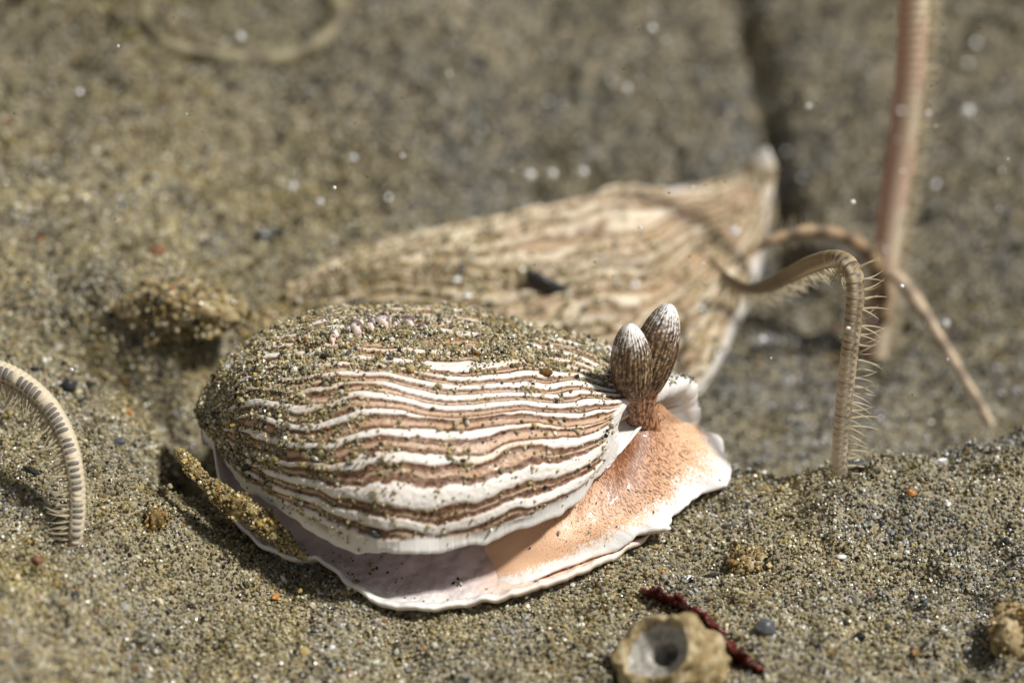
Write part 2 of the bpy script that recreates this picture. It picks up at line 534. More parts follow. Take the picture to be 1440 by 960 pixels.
    und = np.broadcast_to(mixc(np.broadcast_to(LILAC * 0.9, (nu, 3)), WHITE * 0.95, sm(0.82, 0.9, u) if front_margin else 0 * u)[:, None], (nu, 3, 3)); lipc = np.broadcast_to(WHITE, (nu, 2, 3))
    cfull = np.concatenate([und, lipc, col, lipc, und], 1)
    if front_margin:
        ex = np.broadcast_to(WHITE, (7, full.shape[1], 3)).copy(); ex[5:] = PEACH * 0.9
        cfull = np.concatenate([cfull, ex], 0)
    m = full.shape[1]
    return full.reshape(-1, 3), cfull.reshape(-1, 3), grid_faces(full.shape[0], m), (P, nrm, U, frac, white, mar)

def loft(curves, nu, nv):
    """surface through a list of curves (each rows of 3-D points); returns (nu, nv, 3)"""
    cs = np.stack([arc_spline(c, nu) for c in curves], 0)           # k, nu, 3
    t = np.linspace(0, 1, nv)
    return np.stack([spline(cs[:, i], t) for i in range(nu)], 0)

class Body:
    def __init__(self): self.v, self.c, self.f, self.n = [], [], [], 0
    def add(self, v, c, f):
        v = np.asarray(v).reshape(-1, 3); c = np.broadcast_to(np.asarray(c), v.shape) if np.ndim(c) == 1 else np.asarray(c).reshape(-1, 3)
        self.v.append(v); self.c.append(c); self.f.append(np.asarray(f) + self.n); self.n += len(v)
    def mesh(self, name, mat): return mesh_np(name, np.concatenate(self.v), np.concatenate(self.f), mat, np.concatenate(self.c))

def px3(rows):
    return np.array([at_z(*r) for r in rows])

# --- the near slug
NS = [((284, 602), 5.4), ((318, 645), 5.6), ((352, 688), 5.8), ((440, 742), 6.0), ((535, 775), 6.0), ((640, 768), 6.2), ((745, 737), 6.8), ((818, 692), 7.4), ((868, 632), 8.2)]
FS = [(-28.3, -10.5, 4.5), (-28.0, -8.0, 3.8), (-25.5, -4.5, 3.2), (-20.0, 0.0, 2.0), (-13.0, 3.0, 1.5), (-3.0, 4.0, 1.5), (7.0, 1.0, 2.0), (13.0, -3.0, 3.2), (17.2, -7.5, 4.6)]
HS = [2.5, 4.3, 9.0, 12.2, 12.9, 11.9, 9.4, 6.8, 5.2]
LS = [0, 0, 0, 0, 0, 0, 0, 0.0, 0.0]
near_st = [(at_z(n[0][0], n[0][1], n[1]), np.array(f), h, l) for n, f, h, l in zip(NS, FS, HS, LS)]
mv, mc, mf, mantle_info = mantle(near_st, 760, 520, 24.0, 3.0, 0.22, 0.95, (44.0, 2.6))
slug = Body()

def near_dens(p, u, v, white, mar):
    px, py, w = project(p)
    n = fbm(p[:, 0] / 5, p[:, 1] / 5, p[:, 2] / 5, 3)
    n2 = fbm(p[:, 0] / 1.3, p[:, 1] / 1.3, p[:, 2] / 1.3, 2)
    top = sm(0.35, 0.43, v + 0.06 * n + 0.02 * n2)                                # the back is blanketed
    tail = sm(0.56, 0.20, u + 0.13 * n - 0.3 * (v - .2)) * np.clip(0.52 + 0.7 * n2 - 0.2 * white, 0.05, 1)
    scat = 0.035 + 0.34 * sm(0.25, 0.9, n + 0.7 * n2)
    top = top * np.clip(0.55 + 0.55 * n2 + 0.35 * n - 0.25 * white, 0.12, 1)
    bare = np.exp(-((px - 545) / 46) ** 2 - ((py - 446) / 13) ** 2) + 0.8 * np.exp(-((px - 470) / 20) ** 2 - ((py - 462) / 9) ** 2)
    top = top * (1 - 0.93 * np.clip(bare + 0.3 * bare * n2, 0, 1))
    d = np.maximum(np.maximum(top, tail), scat) * (1 - 0.45 * white * (1 - top))
    return np.clip(d * (1 - 0.93 * mar) * sm(1.0, 0.93, u), 0, 1)
SILT = np.array(lin(178, 160, 122))
def silt(mc, info, fn, k):
    P, nrm, U, frac, white, mar = info
    nu_, nv_ = U.shape
    d = fn(P.reshape(-1, 3), U.ravel(), frac.ravel(), white.ravel(), mar.ravel()).reshape(nu_, nv_)
    fine = fbm(P[..., 0] / .5, P[..., 1] / .5, P[..., 2] / .5, 2)
    c = mc.reshape(-1, nv_ + 10, 3).copy()
    c[:nu_, 5:5 + nv_] = mixc(c[:nu_, 5:5 + nv_], SILT, np.clip(k * (d ** 0.7) * (0.75 + 0.5 * fine), 0, 0.9))
    return c.reshape(-1, 3)
slug.add(mv, silt(mc, mantle_info, near_dens, 0.85), mf)

# foot: a broad sole that spreads out beyond the mantle on the near side and turns up in a white lip
rim = px3([(300, 612, 6.0), (306, 660, 4.6), (322, 720, 3.0), (360, 764, 2.0), (404, 782, 1.4), (446, 786, 1.2), (474, 806, 1.1), (506, 834, 1.0), (552, 852, 1.0), (602, 856, 1.0), (640, 851, 1.0), (690, 843, 1.1), (740, 830, 1.1), (800, 812, 1.0), (850, 790, 0.9), (895, 764, 0.9), (940, 730, 0.8)])
inner = px3([(318, 598, 6.2), (340, 640, 5.0), (372, 680, 4.0), (420, 712, 3.4), (460, 728, 3.0), (500, 740, 2.8), (535, 748, 2.6), (570, 752, 2.6), (605, 752, 2.6), (640, 748, 2.6), (680, 740, 2.8), (720, 730, 2.8), (760, 722, 2.8), (800, 705, 2.8), (840, 690, 2.6), (890, 670, 2.4), (930, 650, 2.2)])
nu, nv = 420, 60
A = arc_spline(rim, nu); Bc = arc_spline(inner, nu)
t = np.linspace(0, 1, nv)
uu = np.linspace(0, 1, nu)[:, None]
foot = Bc[:, None] * (1 - t[None, :, None]) + A[:, None] * t[None, :, None]
sag = -1.1 * np.sin(t * math.pi) ** 1.2 * (1 - 0.2 * t) - 0.25 * sm(0.45, 0.85, t) + 0.55 * sm(0.82, 0.97, t)
foot[..., 2] += sag[None, :] + 0.18 * vnoise(uu * 30, t[None, :] * 3, 1.0) + 0.22 * sm(.7, 1, t)[None, :] * vnoise(uu * 46, 0, 2.0)
outd = A - Bc; outd[:, 2] = 0; outd /= np.linalg.norm(outd, axis=1, keepdims=True)
rows = []
foot[..., 2] += 0.04 * sm(.75, 1, t)[None, :] * vnoise(uu * 120, 0, 12.0) + 0.05 * fbm(foot[..., 0] / .5, foot[..., 1] / .5, 5.0, 2)
foot[:, -8:] += outd[:, None] * (0.12 * vnoise(uu * 40, 0, 14.0))[..., None] * np.linspace(0.1, 1, 8)[None, :, None]
for (o_, dz) in ((0.10, -0.10), (0.11, -0.28), (-0.05, -0.55), (-0.9, -1.2), (-3.0, -2.2)):
    q = foot[:, -1] + outd * o_; q[:, 2] += dz; rows.append(q)
foot = np.concatenate([foot, np.stack(rows, 1)], 1)
tt = np.concatenate([t, [1.0] * 5])
dots = vnoise(foot[..., 0] / .12, foot[..., 1] / .12, 3.0)
wedge = sm(0.60, 0.92, tt[None, :] + 0.16 * dots + 0.05 * vnoise(uu * 12, 0, 4.4))
fc = mixc(np.broadcast_to(LILAC, foot.shape), np.array(lin(186, 158, 150)), 0.5 * sm(-.3, .6, fbm(foot[..., 0] / 2.4, foot[..., 1] / 2.4, 9.0, 3)))
fc = mixc(fc, WHITE, wedge)
fc = mixc(fc, PEACH, 0.85 * sm(0.58, 0.70, uu) * (1 - 0.6 * wedge.mean(0))[None] )  # lit part past the mantle's shadow edge painted in as peach
fc[:, -4:] = mixc(fc[:, -4:], CREAM, 0.5 * np.ones(fc[:, -4:].shape[:2]))
slug.add(foot, fc, grid_faces(nu, foot.shape[1])[:, ::-1])

# head: oral veil fanning out from under the mantle, ruffled white rim
vin = px3([(684, 758, 2.4), (742, 714, 5.2), (800, 664, 6.6), (832, 620, 7.6), (852, 584, 8.4), (876, 562, 9.6), (905, 560, 10.2), (926, 566, 9.6), (942, 580, 8.4), (954, 590, 6.8), (962, 596, 5.0)])
vmid = px3([(676, 800, 0.4), (762, 772, 2.8), (822, 738, 3.9), (862, 706, 4.6), (890, 676, 5.4), (912, 650, 6.0), (930, 628, 6.3), (948, 614, 6.0), (960, 606, 5.4), (970, 602, 4.8), (974, 600, 4.2)])
vout = px3([(672, 842, -0.6), (752, 812, 1.0), (842, 776, 1.5), (900, 754, 1.9), (945, 736, 2.0), (985, 706, 2.1), (1008, 676, 2.3), (1020, 646, 2.6), (1008, 622, 2.9), (990, 606, 3.2), (976, 592, 3.6)])
nu, nv = 1300, 260
veil = loft([vin, vmid, vout], nu, nv)
uu = np.linspace(0, 1, nu)[:, None]; t = np.linspace(0, 1, nv)[None, :]
edge = sm(0.72, 1.0, t)
ruf = 0.85 * vnoise(uu * 15, 0, 5.0) + 0.75 * vnoise(uu * 36, 0, 6.0) - 0.35 * sm(0.5, 0.8, np.abs(vnoise(uu * 21, 0, 16.0))) + 0.08 * vnoise(uu * 100, 0, 6.5)
od = vout[-1] * 0
outv = veil[:, -1] - veil[:, -45]; outv[:, 2] = 0; outv /= np.linalg.norm(outv, axis=1, keepdims=True) + 1e-9
calm = 0.25 + 0.75 * sm(0.30, 0.48, uu)
ruf = ruf * sm(0.08, 0.34, uu) * calm
veil = veil + (edge * ruf * 0.62)[..., None] * outv[:, None]
veil[..., 2] += edge * calm * (0.55 * vnoise(uu * 17, 0, 8.0) + 0.26 * vnoise(uu * 40, 0, 9.0) + 0.04 * vnoise(uu * 110, 0, 9.5) + 0.25) + 0.35 * np.sin(t * math.pi) + 0.15 * fbm(uu * 9, t * 4, 2.0, 2)
cols = veil.copy()
fl = vnoise(uu * 380, t * 46, 3.0)
f3 = vnoise(uu * 460 + 9, t * 58, 7.0)
f2 = vnoise(veil[..., 0] / .11, veil[..., 1] / .16, veil[..., 2] / .2)
dens = np.exp(-(t / 0.66) ** 2) * np.exp(-((uu - 0.60) / 0.21) ** 2)
dens = np.clip(dens * 1.25 + 0.1 * fbm(uu * 14, t * 5, 1.5, 2), 0, 1.2)
cols = mixc(np.broadcast_to(PEACH, veil.shape), np.array(lin(178, 122, 86)), 0.95 * dens)
thr = 0.66 - 0.72 * dens
fleck = np.maximum(sm(thr, thr + .16, fl), sm(thr, thr + .16, f3)) * sm(0.90, 0.72, t)
fleck = fleck * sm(0.10, 0.3, uu) * sm(1.0, .9, uu)
cols = mixc(cols, np.array(lin(106, 66, 42)), 0.8 * fleck)
pale = sm(0.76, 0.94, t + 0.12 * f2 + 0.05 * vnoise(uu * 20, 0, 3.0))
cols = mixc(cols, WHITE, pale)
cols = mixc(cols, WHITE, (1 - sm(0.0, 0.12, t + 0.04 * f2)) * sm(0.5, 0.2, uu))
rows = []
for (o_, dz) in ((0.08, -0.10), (0.08, -0.26), (-0.15, -0.46), (-1.2, -0.75), (-3.5, -1.2)):
    q = veil[:, -1] + outv * o_; q[:, 2] += dz; rows.append(q)
veil = np.concatenate([veil, np.stack(rows, 1)], 1)
cols = np.concatenate([cols, np.broadcast_to(WHITE * .97, (nu, 2, 3)), np.broadcast_to(PEACH, (nu, 3, 3))], 1)
slug.add(veil, cols, grid_faces(nu, veil.shape[1])[:, ::-1])

# head underneath the veil's top, so that the stalks rise from flesh
def tube(path, rad, nr, nc, colour, squash=1.0, ridges=0, ridge_amp=0.0, twist=0.0, cap=True):
    """closed tube along path; colour(t, ang, p) -> rgb rows"""
    path = np.asarray(path, float)
    C = arc_spline(path, nr)
    tt = np.linspace(0, 1, nr)
    R = np.interp(tt, np.linspace(0, 1, len(rad)), rad) if np.ndim(rad) else np.full(nr, rad)
    T = np.gradient(C, axis=0); T /= np.linalg.norm(T, axis=1, keepdims=True)
    ref = np.array([0, -1.0, 0.15])
    X = np.cross(T, ref); X /= np.linalg.norm(X, axis=1, keepdims=True) + 1e-9
    Y = np.cross(X, T)
    ang = np.linspace(0, 2 * math.pi, nc, endpoint=False)
    rr = R[:, None] * (1 + (ridge_amp * np.abs(np.sin(ang[None] * ridges / 2 + twist * tt[:, None])) if ridges else 0))
    V = C[:, None] + X[:, None] * (np.cos(ang)[None, :, None] * rr[..., None]) + Y[:, None] * (np.sin(ang)[None, :, None] * (rr * squash)[..., None])
    TT, AA = np.meshgrid(tt, ang, indexing='ij')
    return V, colour(TT, AA, V), grid_faces(nr, nc, True), (C, X, Y, T, R, tt)

def egg(t, stalk, tip=1.0, base=0.55):
    """club outline: narrow stalk, swollen club"""
    w = np.where(t < stalk, base + (0.15) * (t / stalk) ** 2, 0)
    q = np.clip((t - stalk) / (1 - stalk), 0, 1)
    club = np.sin(np.clip(q * 0.86 + 0.14, 0, 1) * math.pi) ** 0.5
    return np.where(t < stalk, w, np.maximum(club, (base + .15) * (1 - q * 4)))

DARK = np.array(lin(112, 84, 58))
def rhino_col(stalk, ridges, twist):
    def f(T, A, V):
        q = np.clip((T - stalk) / (1 - stalk), 0, 1)
        g = fbm(V[..., 0] / .14, V[..., 1] / .14, V[..., 2] / .14, 2)
        rid = np.abs(np.sin(A * ridges / 2 + twist * T + 2.2 * vnoise(A * 2, T * 6, 4.0)))
        c = mixc(np.broadcast_to(DARK, V.shape), np.array(lin(190, 168, 134)), sm(0.72, 1.15, rid + 0.6 * g))
        c = mixc(c, np.array(lin(46, 34, 26)), sm(-0.1, 0.35, vnoise(V[..., 0] / .2, V[..., 1] / .2, V[..., 2] / .3) + .4 * g) * 0.85)
        c = mixc(c, WHITE * 0.97, sm(0.82, 1.02, q + 0.16 * g + 0.22 * (rid - .5) + 0.1 * np.sin(A + 1)))
        st = mixc(np.broadcast_to(np.array(lin(190, 148, 116)), V.shape), BROWN, sm(-0.3, 0.3, g + 0.25 * np.sin(A * 9)))
        return mixc(st, c, sm(0.0, 0.12, q))
    return f
def rhinophore(base, mid, tip, rmax, stalk, base_r, lean_y):
    t = np.linspace(0, 1, 90)
    r = egg(t, stalk, base=base_r) * rmax
    v, c, f, _ = tube([base, mid, tip], r, 90, 110, rhino_col(stalk, 26, 2.0), 1.0, 26, 0.07, 2.0)
    slug.add(v, c, f[:, ::-1])
yr = at_z(900, 600, 8.5)[1]
rhinophore(at_y(897, 590, yr + .6), at_y(890, 535, yr - .2), at_y(885, 456, yr - 0.6), 1.74, 0.30, 0.42, 0)
rhinophore(at_y(903, 596, yr + .9), at_y(913, 525, yr + 1.2), at_y(942, 427, yr + 2.2), 1.84, 0.30, 0.44, 0)
# the thick brown neck below both stalks
v, c, f, _ = tube([at_y(912, 690, yr + 3.5), at_y(906, 625, yr + 1.9), at_y(899, 560, yr + 1.0)], [3.4, 2.1, 1.05], 60, 80,
                  lambda T, A, V: mixc(np.broadcast_to(np.array(lin(184, 134, 98)), V.shape), BROWN, sm(-0.25, 0.4, vnoise(V[..., 0] / .13, V[..., 1] / .13, V[..., 2] / .4))), 0.8)
slug.add(v, c, f[:, ::-1])
def on_back(px, py, lift):
    P_ = mantle_info[0].reshape(-1, 3); n_ = mantle_info[1].reshape(-1, 3)
    qx, qy, w_ = project(P_)
    d_ = (qx - px) ** 2 + (qy - py) ** 2
    k_ = np.where(d_ < 60)[0]
    k_ = k_[np.argmin(w_[k_])] if len(k_) else np.argmin(d_)
    return P_[k_] + n_[k_] * lift
# puckered pink and purple folds on top of the back
pucker = []
for (x0, y0, x1, y1, r_) in ((466, 474, 464, 458, .5), (494, 462, 488, 446, .42), (508, 466, 498, 444, .7), (524, 460, 520, 440, .45), (546, 456, 534, 436, .75), (560, 452, 554, 440, .4), (588, 458, 566, 438, .6), (600, 462, 586, 446, .35)):
    a_, b_ = on_back(x0, y0 + 3, -0.2), on_back(x1, y1 + 4, 0.05)
    m_ = (a_ + b_) / 2 + np.array([0.1, -0.05, 0.42 * r_ / .6])
    pucker += [a_, m_, b_]
    v, c, f, _ = tube([a_, m_, b_ + np.array([0.2, 0.9, -0.4])], [0.3 * r_, r_ * .62, r_ * .8, r_ * .75, r_ * .4], 40, 30,
                      lambda T, A, V: mixc(mixc(np.broadcast_to(np.array(lin(240, 226, 216)), V.shape), np.array(lin(214, 182, 168)), sm(0.4, 0.05, T)), np.array(lin(96, 66, 66)), sm(0.25, 0.85, np.cos(A + .5) + .25 * fbm(V[..., 0] / .3, V[..., 1] / .3, V[..., 2] / .3, 2)) * .9))
    V_ = v - v.mean(1, keepdims=True)
    v = v + V_ * (0.3 * fbm(v[..., 0] / .6, v[..., 1] / .6, v[..., 2] / .6, 2))[..., None]
    slug.add(v, c, f[:, ::-1])
pk = np.repeat(np.array(pucker), 18, 0)
pk = pk + RNG.normal(0, 0.42, pk.shape) + np.array([0, 0, 0.12])
grain_cloud('clinging_sand', pk, np.clip(0.11 * np.exp(RNG.normal(0, .4, len(pk))), .05, .3), dark=2.0, label='sand grains lodged between the puckered folds on top of the near slug', cat='sand')
obj('striped_sea_slug', slug.mesh('striped_sea_slug', M_SLUG), label='near striped sea slug in focus with white ridges, two club-shaped horns and frilled tan head', cat='sea slug', group='striped sea slugs')

fi, fj = RNG.integers(10, 410, 260), RNG.integers(4, 56, 260)
vi, vj = RNG.integers(200, 1250, 90), RNG.integers(40, 250, 90)
q = np.concatenate([foot[fi, fj], veil[vi, vj]]) + np.array([0, 0, 0.06])
keepq = fbm(q[:, 0] / 3, q[:, 1] / 3, 2.0, 2) > 0.0
grain_cloud('clinging_sand', q[keepq], np.clip(0.085 * np.exp(RNG.normal(0, .4, keepq.sum())), .04, .2), dark=2.0, label='few stray sand grains on the bare foot and head of the near slug', cat='sand')
# sand on the near slug's back
def sand_on(info, dens_fn, n_try, size, name, label, lift=0.05, far=False):
    P, nrm, U, frac, white, mar = info
    nu, nv = U.shape
    area = np.linalg.norm(np.cross(P[1:, :-1] - P[:-1, :-1], P[:-1, 1:] - P[:-1, :-1]), axis=2).ravel()
    dn = dens_fn(P[:-1, :-1].reshape(-1, 3), U[:-1, :-1].ravel(), frac[:-1, :-1].ravel(), white[:-1, :-1].ravel(), mar[:-1, :-1].ravel())
    w = area * dn
    pick = RNG.choice(len(w), n_try, p=w / w.sum())
    i, j, d = pick // (nv - 1), pick % (nv - 1), dn[pick]
    k = slice(None)
    a, b = RNG.random(len(i))[:, None], RNG.random(len(i))[:, None]
    Q = P[i, j] * (1 - a) * (1 - b) + P[i + 1, j] * a * (1 - b) + P[i, j + 1] * (1 - a) * b + P[i + 1, j + 1] * a * b
    dd = d[k]
    sz = np.clip(size * np.exp(RNG.normal(0, 0.42, len(i))), 0.05, 0.4)
    Q = Q + nrm[i, j] * (sz * 0.4 + lift + RNG.random(len(i)) * 0.3 * sm(0.5, 1, dd))[:, None]
    print(name, len(Q))
    return grain_cloud(name, Q, sz, dark=1.5, lumps=np.array([[1.22, 1.16, 1.0]]), label=label, cat='sand')

sand_on(mantle_info, near_dens, 40000, 0.105, 'clinging_sand', 'sand grains clinging to the back of the near striped slug')

P, nrm, U, frac, white, mar = mantle_info
jj = np.where((frac[-1] > 0.52) & (frac[-1] < 0.97))[0]
jj = RNG.choice(jj, 420)
fw = P[-1, jj] - P[-8, jj]; fw /= np.linalg.norm(fw, axis=1, keepdims=True)
q = P[-1, jj] + fw * RNG.uniform(-2.2, 0.55, (420, 1)) - nrm[-1, jj] * RNG.uniform(-0.1, 0.3, (420, 1))
grain_cloud('clinging_sand', q, np.clip(0.12 * np.exp(RNG.normal(0, .4, 420)), .05, .3), dark=1.8, label='sand grains stuck on the white mantle lobe behind the two horns', cat='sand')

# --- the far slug, nose hidden, lying up the hollow's side
FNS = [((400, 470), -1.0), ((560, 520), -2.0), ((760, 580), -5.0), ((900, 590), -6.0), ((975, 562), -6.0), ((1035, 462), -5.5), ((1066, 385), -5.0), ((1080, 300), -2.0), ((1086, 244), 1.0)]
far_top = [((405, 408), 16.0), ((530, 352), 25.0), ((640, 332), 29.0), ((760, 300), 34.0), ((850, 276), 38.0), ((940, 270), 42.0), ((1000, 262), 46.0), ((1044, 252), 49.0), ((1068, 226), 50.0)]
far_st = []
for (n, zn), (q, yf), h in zip(FNS, far_top, [1.2, 2.5, 3.4, 3.8, 3.6, 2.8, 2.2, 1.6, 0.8]):
    far_st.append((at_z(n[0], n[1], zn), at_y(q[0], q[1], yf), h, -h * 0.6))
mv, mc, mf, far_info = mantle(far_st, 300, 240, 17.0, 8.0, 0.7, 2.0, None, wob=1.5, brown_c=np.array(lin(112, 86, 70)), white_c=np.array(lin(240, 228, 206)))
def far_dens(p, u, v, white, mar):
    n = fbm(p[:, 0] / 4, p[:, 1] / 4, p[:, 2] / 4, 3)
    return np.clip((0.35 + 0.6 * n + 1.2 * sm(0.45, 0.1, u)) * (1 - 0.9 * mar) * (1 - .35 * white), 0, 1)
Pf = far_info[0]; rough_f = fbm(Pf[..., 0] / 1.3, Pf[..., 1] / 1.3, Pf[..., 2] / 1.3, 3)
mv = mv.reshape(-1, Pf.shape[1] + 10, 3).copy(); mv[:Pf.shape[0], 5:-5] += far_info[1] * (0.22 * rough_f)[..., None]; mv = mv.reshape(-1, 3)
fs = Body()
mc = silt(mc, far_info, far_dens, 0.7)
mc = mixc(mc, SILT, 0.30 * sm(0.95, 0.55, mc.min(1)))
mc = mc.reshape(-1, Pf.shape[1] + 10, 3).copy()
mc[:Pf.shape[0], 5:-5] = mixc(mc[:Pf.shape[0], 5:-5], np.array(lin(128, 104, 92)), 0.4 * sm(0.1, 0.7, fbm(Pf[..., 0] / 2.6, Pf[..., 1] / 2.6, Pf[..., 2] / 1.2 + 4, 3)))
mc = mc.reshape(-1, 3)
fs.add(mv, mc, mf)
# back flank and the raised tip
P = far_info[0]
edge = P[:, -1]
rows = [edge + np.array([0, 0.3, -0.4]), edge + np.array([0, 1.6, -3.0]), edge + np.array([0, 2.6, -8.0]), edge + np.array([0, 3.0, -16.0])]
fs.add(np.stack(rows, 1), LILAC, grid_faces(len(edge), 4))
edge = P[:, 0]
rows = [edge + np.array([0, 0.8, -0.6]), edge + np.array([-1.0, 2.2, -1.6]), edge + np.array([-2.0, 4.0, -4.0])]
fs.add(np.stack(rows, 1), LILAC, grid_faces(len(edge), 3)[:, ::-1])
tip_path = [at_y(1052, 300, 51.5), at_y(1064, 256, 48.5), at_y(1077, 206, 47.0)]
v, c, f, _ = tube(tip_path, [3.2, 2.6, 2.2, 2.0, 1.6, 0.2], 40, 40, lambda T, A, V: mixc(np.broadcast_to(np.array(lin(196, 176, 140)), V.shape), WHITE * .9, sm(.7, 1, T)), 0.8)
fs.add(v, c, f[:, ::-1])
for kx, ky, kd, kr_ in ((858, 266, 38.2, 1.0), (700, 312, 31.5, .6), (762, 298, 34.2, .7), (800, 292, 36.0, .6), (895, 274, 40.0, .6)):
    knob = [at_y(kx + 4, ky + 32, kd - .2), at_y(kx, ky, kd)]
    v, c, f, _ = tube(knob, [1.6 * kr_, 1.6 * kr_, 1.3 * kr_, 0.1], 24, 24, lambda T, A, V: np.broadcast_to(WHITE, V.shape), 0.9)
    fs.add(v, c, f[:, ::-1])
obj('striped_sea_slug', fs.mesh('striped_sea_slug', M_SLUG), label='blurred sand-dusted striped sea slug behind, with upturned pale tip', cat='sea slug', group='striped sea slugs')
sand_on(far_info, far_dens, 6500, 0.15, 'clinging_sand', 'sand dusting the blurred striped slug behind')

# ------------------------------------------------------------------ brittle star arms
def taper_cone(length, r, bend, nseg=7, nc=6):
    v, f = [], []
    for i in range(nseg + 1):
        t = i / nseg
        c = np.array([length * t, bend * t * t, 0.0])
        rr = r * (1 - 0.88 * t ** 1.4) 
        for k in range(nc):
            a = 2 * math.pi * k / nc
            v.append(c + np.array([0, math.cos(a) * rr, math.sin(a) * rr]))
    f = [[i * nc + k, i * nc + (k + 1) % nc, (i + 1) * nc + (k + 1) % nc, (i + 1) * nc + k] for i in range(nseg) for k in range(nc)]
    f.append(list(range(nseg * nc, nseg * nc + nc)))
    return v, f

def arm_core(path, rad, nseg, cols, per=8, nc=26, amp=0.07, squash=0.9, seed=1):
    """tube with one swelling per joint"""
    C = arc_spline(path, nseg * per)
    n = len(C)
    tt = np.linspace(0, 1, n)
    R = np.interp(tt, np.linspace(0, 1, len(rad)), rad)
    ph = (np.arange(n) / per) % 1.0
    R2 = R * (1 + amp * (np.abs(np.sin(ph * math.pi)) ** 0.7 - 0.6))
    T = np.gradient(C, axis=0); T /= np.linalg.norm(T, axis=1, keepdims=True)
    X = np.cross(T, np.array([0, -1.0, 0.3])); X /= np.linalg.norm(X, axis=1, keepdims=True)
    Y = np.cross(X, T)
    ang = np.linspace(0, 2 * math.pi, nc, endpoint=False)
    V = C[:, None] + X[:, None] * (np.cos(ang)[None, :, None] * R2[:, None, None]) + Y[:, None] * (np.sin(ang)[None, :, None] * (R2 * squash)[:, None, None])
    TT, AA = np.meshgrid(tt, ang, indexing='ij')
    PH = np.broadcast_to(ph[:, None], TT.shape); K = np.broadcast_to(np.floor(np.arange(n) / per)[:, None], TT.shape)
    return V, cols(TT, AA, PH, K, V), grid_faces(n, nc, True), (C, X, Y, T, R, tt)

def spine_variants(L, r, k=3):
    out = []
    for i in range(k):
        v, f = taper_cone(L, r, random.uniform(0.12, 0.35) * L * random.choice((-1, 1)))
        out.append(mesh_np('spine', v, f, M_SPINE))
    return out

def orient(o, p, d, up, scale=1.0):
    from mathutils import Matrix
    d = Vector(d).normalized(); u = Vector(up); z = d.cross(u).normalized(); y = z.cross(d)
    m = Matrix((d, y, z)).transposed().to_4x4()
    o.matrix_local = Matrix.Translation(Vector(np.asarray(p) * S)) @ m @ Matrix.Scale(scale, 4)

def spines(parent, frame, idx, rows, meshes, joined=False):
    """rows: (angle round the arm, length scale, lean along the arm)"""
    C, X, Y, T, R, tt = frame
    vs, fs_, off = [], [], 0
    for n_i, i in enumerate(idx):
        for (a, ls, lean) in rows:
            a = a + random.uniform(-.15, .15)
            side = X[i] * math.cos(a) + Y[i] * math.sin(a)
            d = side + T[i] * (lean + random.uniform(-.18, .18)) + np.array([0, 0, random.uniform(-.12, .12)])
            p = C[i] + side * R[i] * 0.86
            me = random.choice(meshes)
            s = ls * random.uniform(0.75, 1.12)
            if not joined:
                o = obj('spine', me, parent)
                orient(o, p, d, T[i], s)
            else:
                dd = d / np.linalg.norm(d); z = np.cross(dd, T[i]); z /= np.linalg.norm(z); y = np.cross(z, dd)
                co = np.array([v.co[:] for v in me.vertices]) / S * s
                vs.append(p + co[:, :1] * dd + co[:, 1:2] * y + co[:, 2:3] * z)
                fs_ += [[q + off for q in f.vertices] for f in me.polygons]
                off += len(co)
    if joined:
        obj('spine_fringe', mesh_np('spine_fringe', np.concatenate(vs), fs_, M_SPINE), parent, kind='stuff')

# sharp arm standing at the right
B0 = at_z(1181, 664, 3.2)
yb = B0[1]
path = [at_y(1181, 676, yb + .2), at_y(1181, 650, yb), at_y(1184, 600, yb + .1), at_y(1191, 530, yb + .3), at_y(1199, 460, yb + .6), at_y(1203, 405, yb + 1.2), at_y(1196, 376, yb + 2.2), at_y(1176, 364, yb + 4.5), at_y(1145, 370, yb + 9), at_y(1110, 387, yb + 15), at_y(1078, 402, yb + 21), at_y(1050, 405, yb + 26), at_y(1022, 388, yb + 31), at_y(996, 363, yb + 36)]
def cols_sharp(T, A, PH, K, V):
    front = np.cos(A - 0.35)
    base = mixc(np.broadcast_to(np.array(lin(140, 116, 78)), V.shape), np.array(lin(214, 196, 168)), sm(0.45, 0.0, T + 0.1 * vnoise(K, 0 * K, 2.0)))
    base = mixc(base, np.array(lin(104, 84, 56)), sm(0.52, 0.66, T))
    band = sm(0.60, 0.72, PH) * (1 - sm(0.94, 1.0, PH))
    c = mixc(base, np.array(lin(62, 52, 48)), band * (0.25 + 0.35 * sm(-.3, .7, np.sin(A))) * (0.65 + 0.55 * vnoise(K * 1.7, A * 1.5, 3.0)))
    spot = np.exp(-((A - 1.15) / 0.32) ** 2) * sm(0.25, 0.5, PH) * (1 - sm(.62, .85, PH))
    c = mixc(c, np.array(lin(58, 62, 82)), 0.85 * spot * sm(0.7, 0.5, T))
    pale = np.exp(-((A - 1.75) / 0.28) ** 2) * (1 - band)
    return mixc(c, np.array(lin(236, 222, 196)), 0.65 * pale * (1 - .6 * sm(.5, .6, T)))
V, c, f, fr = arm_core(path, [0.72, 0.74, 0.76, 0.78, 0.8, 0.82, 0.82, 0.8, 0.76, 0.7, 0.62, 0.46, 0.28, 0.15], 92, cols_sharp, seed=2)
arm = obj('brittle_star_arm', mesh_np('brittle_star_arm', V.reshape(-1, 3), f[:, ::-1].copy(), M_ARM, c.reshape(-1, 3)), label='sharp banded brittle star arm rising from the sand crest and hooking left', cat='brittle star', group='brittle star arms')
sv = spine_variants(2.3, 0.14)
n = len(fr[0])
kb = int(np.argmax(fr[3][:, 2] < 0.55))                     # where the arm starts to bend over
spines(arm, fr, range(10, kb, 10), [(math.pi * 0.02, 1.0, 0.15), (math.pi * 0.12, 0.8, 0.1)], sv)
spines(arm, fr, range(10, kb, 8), [(math.pi * 0.9, 0.22, 0.1), (math.pi * 0.36, 0.28, 0.1)], sv)
